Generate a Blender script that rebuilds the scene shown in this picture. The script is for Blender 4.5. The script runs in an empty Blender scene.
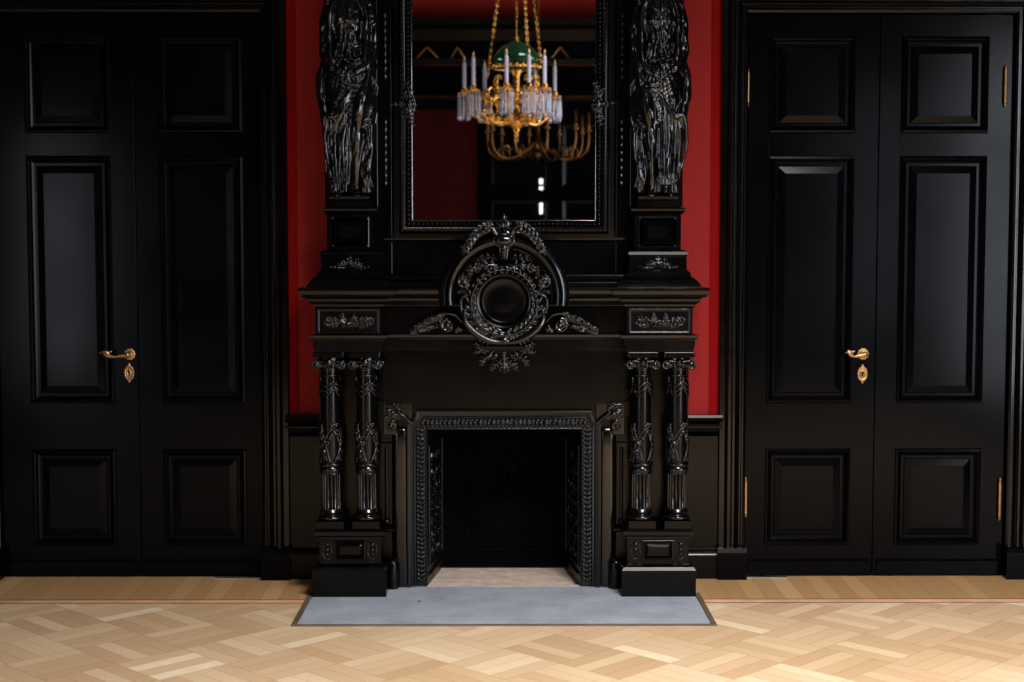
import bpy, bmesh, math, random
from mathutils import Vector, Matrix
PI = math.pi
sc = bpy.context.scene
COL = sc.collection

# ---------------------------------------------------------------- camera numbers
F = 1498.0; CX = 504.0; CAMY = 0.08; EYE = 1.62; TH = math.atan(101 / F)

def Zp(py, Y):                     # height of something seen at row py and standing at depth Y
    return EYE + (Y - CAMY) * math.tan(math.atan((341 - py) / F) - TH)

def Xp(px, py, Y):                 # its distance from the centre line of the fireplace
    h = Zp(py, Y) - EYE
    return (px - CX) / F * ((Y - CAMY) * math.cos(TH) - h * math.sin(TH))

# ---------------------------------------------------------------- materials
def mat(name):
    m = bpy.data.materials.new(name); m.use_nodes = True
    nt = m.node_tree
    return m, nt, nt.nodes['Principled BSDF']

def M_(nt, op, a, b=None, c=None):
    n = nt.nodes.new('ShaderNodeMath'); n.operation = op
    for i, v in enumerate((a, b, c)):
        if v is None: continue
        if isinstance(v, (int, float)): n.inputs[i].default_value = v
        else: nt.links.new(v, n.inputs[i])
    return n.outputs[0]

def ramp(nt, fac, stops):
    r = nt.nodes.new('ShaderNodeValToRGB'); nt.links.new(fac, r.inputs[0])
    e = r.color_ramp.elements
    while len(e) < len(stops): e.new(0.5)
    for el, (p, c) in zip(e, stops):
        el.position = p; el.color = (*c, 1)
    return r.outputs[0]

def noise(nt, scale, detail=4, vec=None, rough=0.5):
    n = nt.nodes.new('ShaderNodeTexNoise'); n.inputs['Scale'].default_value = scale
    n.inputs['Detail'].default_value = detail; n.inputs['Roughness'].default_value = rough
    if vec is None:
        t = nt.nodes.new('ShaderNodeTexCoord'); vec = t.outputs['Object']
    nt.links.new(vec, n.inputs['Vector'])
    return n.outputs['Fac']

def lacquer(name, col, r0, r1, bump=0.0, metallic=0.0, scale=6, spec=0.5):
    m, nt, b = mat(name)
    f = noise(nt, scale, 5)
    nt.links.new(ramp(nt, f, [(0.3, tuple(c * .8 for c in col)), (0.7, tuple(c * 1.2 for c in col))]), b.inputs['Base Color'])
    mr = nt.nodes.new('ShaderNodeMapRange'); nt.links.new(f, mr.inputs[0])
    mr.inputs[1].default_value = .3; mr.inputs[2].default_value = .7
    mr.inputs[3].default_value = r0; mr.inputs[4].default_value = r1
    nt.links.new(mr.outputs[0], b.inputs['Roughness'])
    b.inputs['Metallic'].default_value = metallic
    b.inputs['Specular IOR Level'].default_value = spec
    if bump:
        f2 = noise(nt, 160, 3)
        bp = nt.nodes.new('ShaderNodeBump'); bp.inputs['Strength'].default_value = bump
        bp.inputs['Distance'].default_value = .002
        nt.links.new(f2, bp.inputs['Height']); nt.links.new(bp.outputs[0], b.inputs['Normal'])
    return m

BLACK = lacquer('black_polished_wood', (.0007, .0007, .0010), .17, .24, .02, spec=.21)
CARVE = lacquer('black_carved_wood', (.0012, .0012, .0015), .13, .2, .06, spec=.5)
GLOSS = lacquer('black_french_polish', (.0008, .0008, .0010), .15, .22, .02, spec=.38)
DOORP = lacquer('black_door_paint', (.0008, .0010, .0018), .15, .2, .02, scale=3, spec=.09)
IRON = lacquer('black_cast_iron', (.005, .005, .0055), .25, .4, .3, .3)
IROND = lacquer('sooty_cast_iron', (.0015, .0015, .0015), .3, .45, .3, spec=.35)
SOOT = lacquer('sooty_iron', (.0003, .0003, .0003), .6, .8, .3, spec=.04)
GOLD = lacquer('gilt_metal', (.46, .23, .055), .2, .35, .1, 1.0)
BRASSD = lacquer('aged_brass', (.16, .075, .025), .25, .4, .1, 1.0)
HBRASS = lacquer('worn_brass', (.46, .28, .125), .25, .42, .2, 1.0, 60)
CEIL = lacquer('ceiling_paint', (.10, .095, .09), .6, .7)
DARKW = lacquer('dark_panelled_wall', (.012, .011, .012), .5, .6)
MAROON = lacquer('unlit_maroon_wall', (.030, .0012, .0012), .8, .9, spec=.1)  # maroon paints the unlit look of the lower opposite wall

m, nt, b = mat('red_wall_fabric'); REDW = m
f = noise(nt, 90, 3); f2 = noise(nt, 1.3, 2)
mx = M_(nt, 'ADD', M_(nt, 'MULTIPLY', f, .4), M_(nt, 'MULTIPLY', f2, .6))
nt.links.new(ramp(nt, mx, [(.3, (.215, .0075, .0065)), (.7, (.27, .011, .009))]), b.inputs['Base Color'])
b.inputs['Roughness'].default_value = .8; b.inputs['Specular IOR Level'].default_value = .25
m, nt, b = mat('deep_red_strip'); REDB = m  # narrow deeper red strips beside the door casings
f = noise(nt, 90, 3)
nt.links.new(ramp(nt, f, [(.3, (.17, .0015, .002)), (.7, (.20, .002, .003))]), b.inputs['Base Color'])
b.inputs['Roughness'].default_value = .9; b.inputs['Specular IOR Level'].default_value = .1

# basket weave parquet laid on the diagonal
m, nt, b = mat('oak_parquet'); PARQ = m
tc = nt.nodes.new('ShaderNodeTexCoord'); sp = nt.nodes.new('ShaderNodeSeparateXYZ')
nt.links.new(tc.outputs['Object'], sp.inputs[0])
X, Y = sp.outputs[0], sp.outputs[1]
S = 0.30; NP = 4
u = M_(nt, 'MULTIPLY', M_(nt, 'ADD', X, Y), .7071 / S)
v = M_(nt, 'MULTIPLY', M_(nt, 'SUBTRACT', Y, X), .7071 / S)
i = M_(nt, 'FLOOR', u); j = M_(nt, 'FLOOR', v)
fu = M_(nt, 'FRACT', u); fv = M_(nt, 'FRACT', v)
par = M_(nt, 'FLOORED_MODULO', M_(nt, 'ADD', i, j), 2.0)
ipar = M_(nt, 'SUBTRACT', 1.0, par)
across = M_(nt, 'ADD', M_(nt, 'MULTIPLY', par, fu), M_(nt, 'MULTIPLY', ipar, fv))
along = M_(nt, 'ADD', M_(nt, 'MULTIPLY', par, fv), M_(nt, 'MULTIPLY', ipar, fu))
k = M_(nt, 'FLOOR', M_(nt, 'MULTIPLY', across, NP)); fk = M_(nt, 'FRACT', M_(nt, 'MULTIPLY', across, NP))
cb = nt.nodes.new('ShaderNodeCombineXYZ')
nt.links.new(i, cb.inputs[0]); nt.links.new(j, cb.inputs[1]); nt.links.new(k, cb.inputs[2])
wn = nt.nodes.new('ShaderNodeTexWhiteNoise'); nt.links.new(cb.outputs[0], wn.inputs[0])
cb3 = nt.nodes.new('ShaderNodeCombineXYZ'); nt.links.new(i, cb3.inputs[0]); nt.links.new(j, cb3.inputs[1])
wn3 = nt.nodes.new('ShaderNodeTexWhiteNoise'); nt.links.new(cb3.outputs[0], wn3.inputs[0])
cb2 = nt.nodes.new('ShaderNodeCombineXYZ')
nt.links.new(M_(nt, 'MULTIPLY', across, 9.0), cb2.inputs[0]); nt.links.new(M_(nt, 'ADD', along, M_(nt, 'MULTIPLY', wn.outputs[0], 40.0)), cb2.inputs[1])
nt.links.new(M_(nt, 'ADD', i, M_(nt, 'MULTIPLY', j, 7.3)), cb2.inputs[2])
gr = noise(nt, 5, 6, cb2.outputs[0], .65)
val = M_(nt, 'ADD', M_(nt, 'ADD', M_(nt, 'MULTIPLY', M_(nt, 'POWER', wn.outputs[0], 1.6), .5), M_(nt, 'MULTIPLY', wn3.outputs[0], .25)), M_(nt, 'MULTIPLY', gr, .28))
col = ramp(nt, val, [(.08, (.44, .285, .160)), (.35, (.53, .365, .22)), (.65, (.60, .44, .285)), (.86, (.69, .54, .37)), (.98, (.86, .73, .56))])
ek = M_(nt, 'MINIMUM', fk, M_(nt, 'SUBTRACT', 1.0, fk)); ea = M_(nt, 'MINIMUM', along, M_(nt, 'SUBTRACT', 1.0, along))
g1 = M_(nt, 'LESS_THAN', ek, .022); g2 = M_(nt, 'LESS_THAN', ea, .007)
gap = M_(nt, 'MULTIPLY', M_(nt, 'MAXIMUM', g1, g2), .45)
mixn = nt.nodes.new('ShaderNodeMix'); mixn.data_type = 'RGBA'
nt.links.new(gap, mixn.inputs['Factor']); nt.links.new(col, mixn.inputs['A']); mixn.inputs['B'].default_value = (.16, .07, .025, 1)
nt.links.new(mixn.outputs['Result'], b.inputs['Base Color'])
nt.links.new(M_(nt, 'ADD', .36, M_(nt, 'MULTIPLY', gr, .2)), b.inputs['Roughness'])
b.inputs['Specular IOR Level'].default_value = .4

m, nt, b = mat('oak_border_boards'); BORD = m
tc = nt.nodes.new('ShaderNodeTexCoord'); sp = nt.nodes.new('ShaderNodeSeparateXYZ')
nt.links.new(tc.outputs['Object'], sp.inputs[0])
u = M_(nt, 'MULTIPLY', sp.outputs[0], 1 / .085); i = M_(nt, 'FLOOR', u); fu = M_(nt, 'FRACT', u)
wn = nt.nodes.new('ShaderNodeTexWhiteNoise'); wn.noise_dimensions = '1D'; nt.links.new(i, wn.inputs['W'])
cb2 = nt.nodes.new('ShaderNodeCombineXYZ'); nt.links.new(M_(nt, 'MULTIPLY', u, 4.0), cb2.inputs[0]); nt.links.new(sp.outputs[1], cb2.inputs[1])
gr = noise(nt, 3, 6, cb2.outputs[0], .65)
val = M_(nt, 'ADD', M_(nt, 'MULTIPLY', M_(nt, 'POWER', wn.outputs[0], 2.5), .65), M_(nt, 'MULTIPLY', gr, .45))
col = ramp(nt, val, [(.1, (.36, .20, .085)), (.6, (.43, .255, .115)), (.9, (.49, .31, .155)), (.99, (.68, .50, .32))])
gap = M_(nt, 'MULTIPLY', M_(nt, 'LESS_THAN', M_(nt, 'MINIMUM', fu, M_(nt, 'SUBTRACT', 1.0, fu)), .02), .5)
mixn = nt.nodes.new('ShaderNodeMix'); mixn.data_type = 'RGBA'
nt.links.new(gap, mixn.inputs['Factor']); nt.links.new(col, mixn.inputs['A']); mixn.inputs['B'].default_value = (.14, .06, .02, 1)
nt.links.new(mixn.outputs['Result'], b.inputs['Base Color']); b.inputs['Roughness'].default_value = .45

INL_D = lacquer('mahogany_inlay', (.17, .05, .028), .4, .5)
INL_L = lacquer('pale_maple_inlay', (.62, .36, .22), .4, .5)

m, nt, b = mat('grey_slate'); SLATE = m
f = noise(nt, 5, 6, None, .6); f2 = noise(nt, 34, 5, None, .7); f3 = noise(nt, 22, 2, None)
mx = M_(nt, 'ADD', M_(nt, 'MULTIPLY', f, .7), M_(nt, 'MULTIPLY', f2, .3))
c1 = ramp(nt, mx, [(.32, (.23, .25, .31)), (.68, (.37, .395, .46))])
mixn = nt.nodes.new('ShaderNodeMix'); mixn.data_type = 'RGBA'
nt.links.new(M_(nt, 'GREATER_THAN', f3, .735), mixn.inputs['Factor']); nt.links.new(c1, mixn.inputs['A']); mixn.inputs['B'].default_value = (.06, .06, .07, 1)
nt.links.new(mixn.outputs['Result'], b.inputs['Base Color']); b.inputs['Roughness'].default_value = .5
m, nt, b = mat('pinkish_sandstone'); STONE = m
f = noise(nt, 14, 7, None, .65)
nt.links.new(ramp(nt, f, [(.3, (.36, .28, .23)), (.7, (.60, .50, .43))]), b.inputs['Base Color']); b.inputs['Roughness'].default_value = .8
EDGE = lacquer('bronze_edge_strip', (.16, .12, .09), .4, .5, metallic=.4)

m, nt, b = mat('silvered_mirror'); MIRR = m
b.inputs['Base Color'].default_value = (.72, .70, .68, 1); b.inputs['Metallic'].default_value = 1; b.inputs['Roughness'].default_value = .012
m, nt, b = mat('clear_crystal'); CRYS = m
b.inputs['Base Color'].default_value = (.42, .42, .52, 1); b.inputs['Transmission Weight'].default_value = .6
b.inputs['Roughness'].default_value = .08; b.inputs['IOR'].default_value = 1.55
m, nt, b = mat('green_glass'); GGLASS = m
b.inputs['Base Color'].default_value = (.001, .03, .010, 1); b.inputs['Transmission Weight'].default_value = .2; b.inputs['Roughness'].default_value = .08
m, nt, b = mat('milk_glass_candle'); CAND = m
b.inputs['Base Color'].default_value = (.27, .27, .36, 1); b.inputs['Roughness'].default_value = .25
WHITEP = lacquer('white_window_paint', (.6, .6, .6), .4, .5)
m, nt, b = mat('glowing_glint'); GLINT = m  # glow stands in for a white glint on the opposite door
b.inputs['Base Color'].default_value = (.8, .8, .8, 1); b.inputs['Emission Color'].default_value = (.9, .95, 1, 1); b.inputs['Emission Strength'].default_value = 2

# ---------------------------------------------------------------- mesh helpers
def NB(): return bmesh.new()

def box(bm, x0, x1, y0, y1, z0, z1):
    vs = [bm.verts.new(p) for p in ((x0, y0, z0), (x1, y0, z0), (x1, y1, z0), (x0, y1, z0), (x0, y0, z1), (x1, y0, z1), (x1, y1, z1), (x0, y1, z1))]
    for q in ((0, 1, 5, 4), (1, 2, 6, 5), (2, 3, 7, 6), (3, 0, 4, 7), (4, 5, 6, 7), (3, 2, 1, 0)):
        bm.faces.new([vs[a] for a in q])

def loft(bm, rings, closed=True, cap=True):
    rv = [[bm.verts.new(p) for p in r] for r in rings]
    n = len(rv[0])
    for a, c in zip(rv, rv[1:]):
        for t in range(n if closed else n - 1):
            bm.faces.new((a[t], a[(t + 1) % n], c[(t + 1) % n], c[t]))
    if cap and closed:
        bm.faces.new(rv[0][::-1]); bm.faces.new(rv[-1])

def lathe(bm, prof, c=(0, 0, 0), n=32, flute=0, depth=0.0, frange=(0, 0)):
    rings = []
    for r, z in prof:
        ring = []
        for t in range(n):
            a = 2 * PI * t / n
            rr = r
            if flute and frange[0] <= z <= frange[1]:
                rr = r - depth * (0.5 + 0.5 * math.cos(a * flute)) ** 2
            ring.append((c[0] + rr * math.cos(a), c[1] + rr * math.sin(a), c[2] + z))
        rings.append(ring)
    loft(bm, rings)

def prism(bm, poly, y0, y1):          # polygon in x,z pushed along y
    loft(bm, [[(x, y0, z) for x, z in poly], [(x, y1, z) for x, z in poly]])

def tube(bm, pts, rad, n=8):
    pts = [Vector(p) for p in pts]
    if not isinstance(rad, (list, tuple)): rad = [rad] * len(pts)
    rings = []; prev = None
    for a, p in enumerate(pts):
        d = (pts[min(a + 1, len(pts) - 1)] - pts[max(a - 1, 0)])
        d = d.normalized() if d.length > 1e-9 else Vector((0, 0, 1))
        if prev is None:
            up = Vector((0, 0, 1)) if abs(d.z) < .9 else Vector((1, 0, 0))
            s = d.cross(up).normalized()
        else:
            s = prev - d * prev.dot(d)
            s = s.normalized() if s.length > 1e-6 else d.orthogonal().normalized()
        prev = s; t = d.cross(s)
        rings.append([tuple(p + (s * math.cos(2 * PI * q / n) + t * math.sin(2 * PI * q / n)) * rad[a]) for q in range(n)])
    loft(bm, rings)

def ball(bm, c, r, n=10, m_=7, rot=None):
    if not isinstance(r, (list, tuple)): r = (r, r, r)
    mt = Matrix.Translation(c) @ (rot.to_4x4() if rot else Matrix.Identity(4)) @ Matrix.Diagonal((r[0], r[1], r[2], 1))
    bmesh.ops.create_uvsphere(bm, u_segments=n, v_segments=m_, radius=1, matrix=mt)

def spline(P, n=6):                    # catmull-rom through points (any dimension)
    out = []; N = len(P)
    for a in range(N - 1):
        p0 = P[max(a - 1, 0)]; p1 = P[a]; p2 = P[a + 1]; p3 = P[min(a + 2, N - 1)]
        for q in range(n):
            t = q / n
            out.append(tuple(.5 * (2 * w1 + (w2 - w0) * t + (2 * w0 - 5 * w1 + 4 * w2 - w3) * t * t + (3 * w1 - w0 - 3 * w2 + w3) * t ** 3) for w0, w1, w2, w3 in zip(p0, p1, p2, p3)))
    out.append(tuple(P[-1])); return out

def scroll(bm, c, r0, turns, th, start=0.0, sgn=1, dy=-.006, n=30):   # volute in the x,z plane
    pts = []; rad = []
    for q in range(n + 1):
        t = q / n; a = start + sgn * 2 * PI * turns * t; r = r0 * (1 - .82 * t)
        pts.append((c[0] + r * math.cos(a), c[1] + dy * t, c[2] + r * math.sin(a))); rad.append(th * (1 - .45 * t))
    tube(bm, pts, rad); ball(bm, (c[0], c[1] + dy, c[2]), th * 1.3)
    return pts[0]

def leaf(bm, p, a, L, w, y=-.004, curl=.6, lobes=4):     # acanthus spray lying in the x,z plane
    pts = []
    for q in range(9):
        t = q / 8; aa = a + curl * t * t
        if q == 0: x, z = p[0], p[2]
        else: x += math.cos(aa) * L / 8; z += math.sin(aa) * L / 8
        pts.append((x, p[1] + y * math.sin(PI * t) * 2 + y * t * t * 2, z))
    tube(bm, pts, [w * .22 * (1 - .7 * q / 8) + .001 for q in range(9)], 6)
    for q in range(1, lobes + 1):
        b0 = pts[int(q * 7 / lobes)]; t = q / lobes
        for s in (-1, 1):
            aa = a + curl * t * t + s * (1.0 - .3 * t); ln = w * (1 - .5 * abs(t - .4))
            rt = Matrix.Rotation(-aa, 3, 'Y')
            ball(bm, (b0[0] + math.cos(aa) * ln * .5, b0[1], b0[2] + math.sin(aa) * ln * .5), (ln * .6, ln * .24, ln * .25), 8, 5, rt)
    return pts[-1]

def mesh_ob(name, bm, m, parent=None, smooth=None, bevel=0.0, voxel=0.0, recalc=True):
    if recalc: bmesh.ops.recalc_face_normals(bm, faces=bm.faces[:])
    me = bpy.data.meshes.new(name); bm.to_mesh(me); bm.free()
    if voxel:
        me0 = me; me0.materials.clear()
        t = bpy.data.objects.new('t', me0); COL.objects.link(t)
        md = t.modifiers.new('r', 'REMESH'); md.mode = 'VOXEL'; md.voxel_size = voxel; md.use_smooth_shade = True
        s2 = t.modifiers.new('s', 'SMOOTH'); s2.iterations = 2; s2.factor = .5
        dg = bpy.context.evaluated_depsgraph_get()
        me = bpy.data.meshes.new_from_object(t.evaluated_get(dg))
        bpy.data.objects.remove(t); bpy.data.meshes.remove(me0); me.name = name
        smooth = 180
    me.materials.clear(); me.materials.append(m)
    o = bpy.data.objects.new(name, me); COL.objects.link(o)
    if smooth:
        for p in me.polygons: p.use_smooth = True
        if smooth < 180:
            me.set_sharp_from_angle(angle=math.radians(smooth))
    if bevel:
        md = o.modifiers.new('b', 'BEVEL'); md.width = bevel; md.segments = 2; md.limit_method = 'ANGLE'; md.angle_limit = .6
    if parent: o.parent = parent; o.matrix_parent_inverse = Matrix.Identity(4)
    return o

def at_base(o, loc):                  # move a mesh's origin to where it stands
    o.data.transform(Matrix.Translation(-Vector(loc))); o.location = loc

def thing(name, label, cat, loc=(0, 0, 0), group=None):
    o = bpy.data.objects.new(name, None); COL.objects.link(o); o.location = loc; o.empty_display_size = .1
    o['label'] = label; o['category'] = cat
    if group: o['group'] = group
    return o

def tag(o, label, cat, group=None):
    o['label'] = label; o['category'] = cat
    if group: o['group'] = group
    return o

def struct(name, bm, m, label=None, **kw):
    o = mesh_ob(name, bm, m, **kw); o['kind'] = 'structure'
    if label: o['label'] = label
    return o

def sweep(bm, prof, path):            # closed profile (out, z) along a plan path (x, y), mitred
    P = [Vector((p[0], p[1])) for p in path]; rings = []
    for a, p in enumerate(P):
        n = []
        if a > 0: d = (p - P[a - 1]).normalized(); n.append(Vector((d.y, -d.x)))
        if a < len(P) - 1: d = (P[a + 1] - p).normalized(); n.append(Vector((d.y, -d.x)))
        if len(n) == 2:
            mm = n[0] + n[1]; mm = mm / (1 + n[0].dot(n[1]))
        else: mm = n[0]
        rings.append([(p.x + mm.x * o, p.y + mm.y * o, z) for o, z in prof])
    loft(bm, rings)

def nest(bm, x0, x1, z0, z1, steps, yb):   # rectangular frame profile: steps = (inset, y); flat middle, closed at the back yb
    rings = [[(x0, yb, z0), (x1, yb, z0), (x1, yb, z1), (x0, yb, z1)]]
    for ins, y in steps:
        rings.append([(x0 + ins, y, z0 + ins), (x1 - ins, y, z0 + ins), (x1 - ins, y, z1 - ins), (x0 + ins, y, z1 - ins)])
    loft(bm, rings)

def frame_sweep(bm, x0, x1, z0, z1, prof, y, bottom=True):   # picture-frame moulding; prof = closed (outset, proj towards viewer)
    cs = [(x0, z0, -1, -1), (x0, z1, -1, 1), (x1, z1, 1, 1), (x1, z0, 1, -1)]
    rings = []
    for cx, cz, sx, sz in cs:
        rings.append([(cx + sx * o, y - pr, cz + sz * o if (bottom or sz > 0) else cz) for o, pr in prof])
    n = len(prof); rv = [[bm.verts.new(p) for p in r] for r in rings]
    rng = range(4) if bottom else range(3)
    for a in rng:
        A = rv[a]; B = rv[(a + 1) % 4]
        for t in range(n): bm.faces.new((A[t], A[(t + 1) % n], B[(t + 1) % n], B[t]))
    if not bottom: bm.faces.new(rv[0]); bm.faces.new(rv[3][::-1])

# ================================================================ THE ROOM
WY = 7.20                                # fireplace wall
RX = 4.0; YB = -4.0; H = 4.9
DH = Zp(14, 7.24)                        # door leaf height
DX0, DX1 = 1.155, 2.405                  # door openings either side
bm = NB()
for s in (-1, 1):
    a, c = sorted((s * (DX1 + .02), s * (RX + .2))); box(bm, a, c, WY, WY + .4, 0, H)
    a, c = sorted((s * .47, s * (DX0 - .02))); box(bm, a, c, WY, WY + .4, 0, H)
    a, c = sorted((s * (DX0 - .02), s * (DX1 + .02))); box(bm, a, c, WY, WY + .4, DH + .02, H)
box(bm, -.47, .47, WY, WY + .4, .95, H); box(bm, -.47, .47, WY + .32, WY + .4, 0, .95)
struct('wall_back', bm, REDW, 'red fabric wall behind the fireplace')
bm = NB(); box(bm, -RX - .2, RX + .2, YB - .2, 6.683, -.1, 0); struct('floor', bm, PARQ, 'diagonal basket weave oak parquet floor')
bm = NB(); box(bm, -RX - .2, RX + .2, 6.760, WY + .4, -.1, 0); struct('trim_1', bm, BORD, 'border of short oak boards along the fireplace wall')
bm = NB(); box(bm, -RX, RX, 6.683, 6.694, -.1, .0003); box(bm, -RX, RX, 6.748, 6.760, -.1, .0003)
struct('trim_2', bm, INL_D, 'two dark inlay lines in the parquet border')
bm = NB(); box(bm, -RX, RX, 6.694, 6.748, -.1, .0002); struct('trim_3', bm, INL_L, 'pale inlay strip between dark lines in the floor')
bm = NB(); box(bm, -RX - .2, RX + .2, YB - .2, WY + .4, H, H + .1); struct('ceiling', bm, CEIL)

# windows in the side walls: (side, y0, y1, z0, z1)
WINS = [(1, .9, 3.1, .35, 3.3), (-1, -.3, 1.5, .3, 2.6), (1, -3.1, -1.3, .6, 3.3)]
for s, nm in ((1, 'wall_right'), (-1, 'wall_left')):
    ws = sorted([w for w in WINS if w[0] == s], key=lambda w: w[1])
    bm = NB(); a, c = sorted((s * RX, s * (RX + .25))); y = YB - .2
    for w in ws:
        box(bm, a, c, y, w[1], 0, H); box(bm, a, c, w[1], w[2], 0, w[3]); box(bm, a, c, w[1], w[2], w[4], H); y = w[2]
    box(bm, a, c, y, WY + .4, 0, H)
    struct(nm, bm, DARKW)
for n_, (s, y0, y1, z0, z1) in enumerate(WINS, 1):
    bm = NB(); t = .05
    a, c = sorted((s * (RX + .10), s * (RX + .16)))
    box(bm, a, c, y0, y0 + t, z0, z1); box(bm, a, c, y1 - t, y1, z0, z1); box(bm, a, c, y0, y1, z0, z0 + t); box(bm, a, c, y0, y1, z1 - t, z1)
    ym = (y0 + y1) / 2; box(bm, a, c, ym - .03, ym + .03, z0, z1)
    zz = z0 + (z1 - z0) * .68; box(bm, a, c, y0, y1, zz - .025, zz + .025)
    struct('window_%d' % n_, bm, WHITEP)

# opposite wall, seen only in the mirror
bm = NB(); box(bm, -RX - .2, RX + .2, YB - .2, YB, 0, H); struct('wall_front', bm, REDW, 'red wall facing the fireplace, seen in the mirror')
VY = 14.1 - YB
za, zb = Zp(110, VY), Zp(22, VY)
bm = NB()
prof = [(0, za), (.03, za), (.03, za + .04), (.06, za + .07), (.06, za + .10), (.09, Zp(97, VY)), (.09, Zp(93, VY)), (.05, Zp(92, VY)), (.05, Zp(68, VY)), (.12, Zp(66, VY)), (.14, Zp(60, VY)),
        (.08, Zp(58, VY)), (.08, Zp(46, VY)), (.2, Zp(43, VY)), (.24, Zp(32, VY)), (.30, Zp(28, VY)), (.32, zb), (0, zb)]
loft(bm, [[(-3.9, YB + o, z) for o, z in prof], [(3.9, YB + o, z) for o, z in prof]])
struct('trim_4', bm, DOORP, 'black entablature high on the opposite wall')
bm = NB()
for q, (px, w) in enumerate(((428, .16), (458, .10), (560, .13))):
    xx = Xp(px, 56, VY); z0 = Zp(62, VY)
    tube(bm, [(xx - w, YB + .1, z0), (xx - w * .4, YB + .11, z0 + .10), (xx, YB + .11, z0 + .16), (xx + w * .4, YB + .11, z0 + .10), (xx + w, YB + .1, z0)], .012)
box(bm, -3.9, 3.9, YB + .13, YB + .15, Zp(67, VY), Zp(65.8, VY)); box(bm, -3.9, 3.9, YB + .08, YB + .096, Zp(98, VY), Zp(96.8, VY))
struct('trim_5', bm, BRASSD, 'thin gilt lines and ornaments on the black entablature')
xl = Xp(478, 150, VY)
bm = NB(); box(bm, -3.9, xl, YB, YB + .02, 0, za); struct('trim_60', bm, MAROON, 'opposite wall below the black entablature, its unlit look painted dark maroon')
bm = NB(); box(bm, xl + 1.9, 3.9, YB, YB + .02, 0, za); struct('trim_61', bm, MAROON, 'wall beyond the opposite door, its unlit look painted dark maroon')
bm = NB(); box(bm, xl, xl + 1.9, YB, YB + .06, 0, za)
for a in (0, 1):
    for z0, z1 in ((.25, .9), (1.05, 2.1), (2.25, 3.0)):
        nest(bm, xl + .15 + a * .85, xl + .85 + a * .85, z0, z1, [(0, YB + .06), (.01, YB + .08), (.03, YB + .075), (.05, YB + .065)], YB + .05)
struct('door_5', bm, DOORP, 'tall black panelled door in the opposite wall')
bm = NB(); gx = Xp(541, 190, VY)
box(bm, gx - .022, gx + .022, YB + .06, YB + .072, Zp(190, VY), Zp(179, VY)); box(bm, gx - .018, gx + .018, YB + .06, YB + .072, Zp(214, VY), Zp(203, VY))
struct('window_4', bm, GLINT, 'narrow glowing slots painted in for a white glint on the opposite door')

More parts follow.
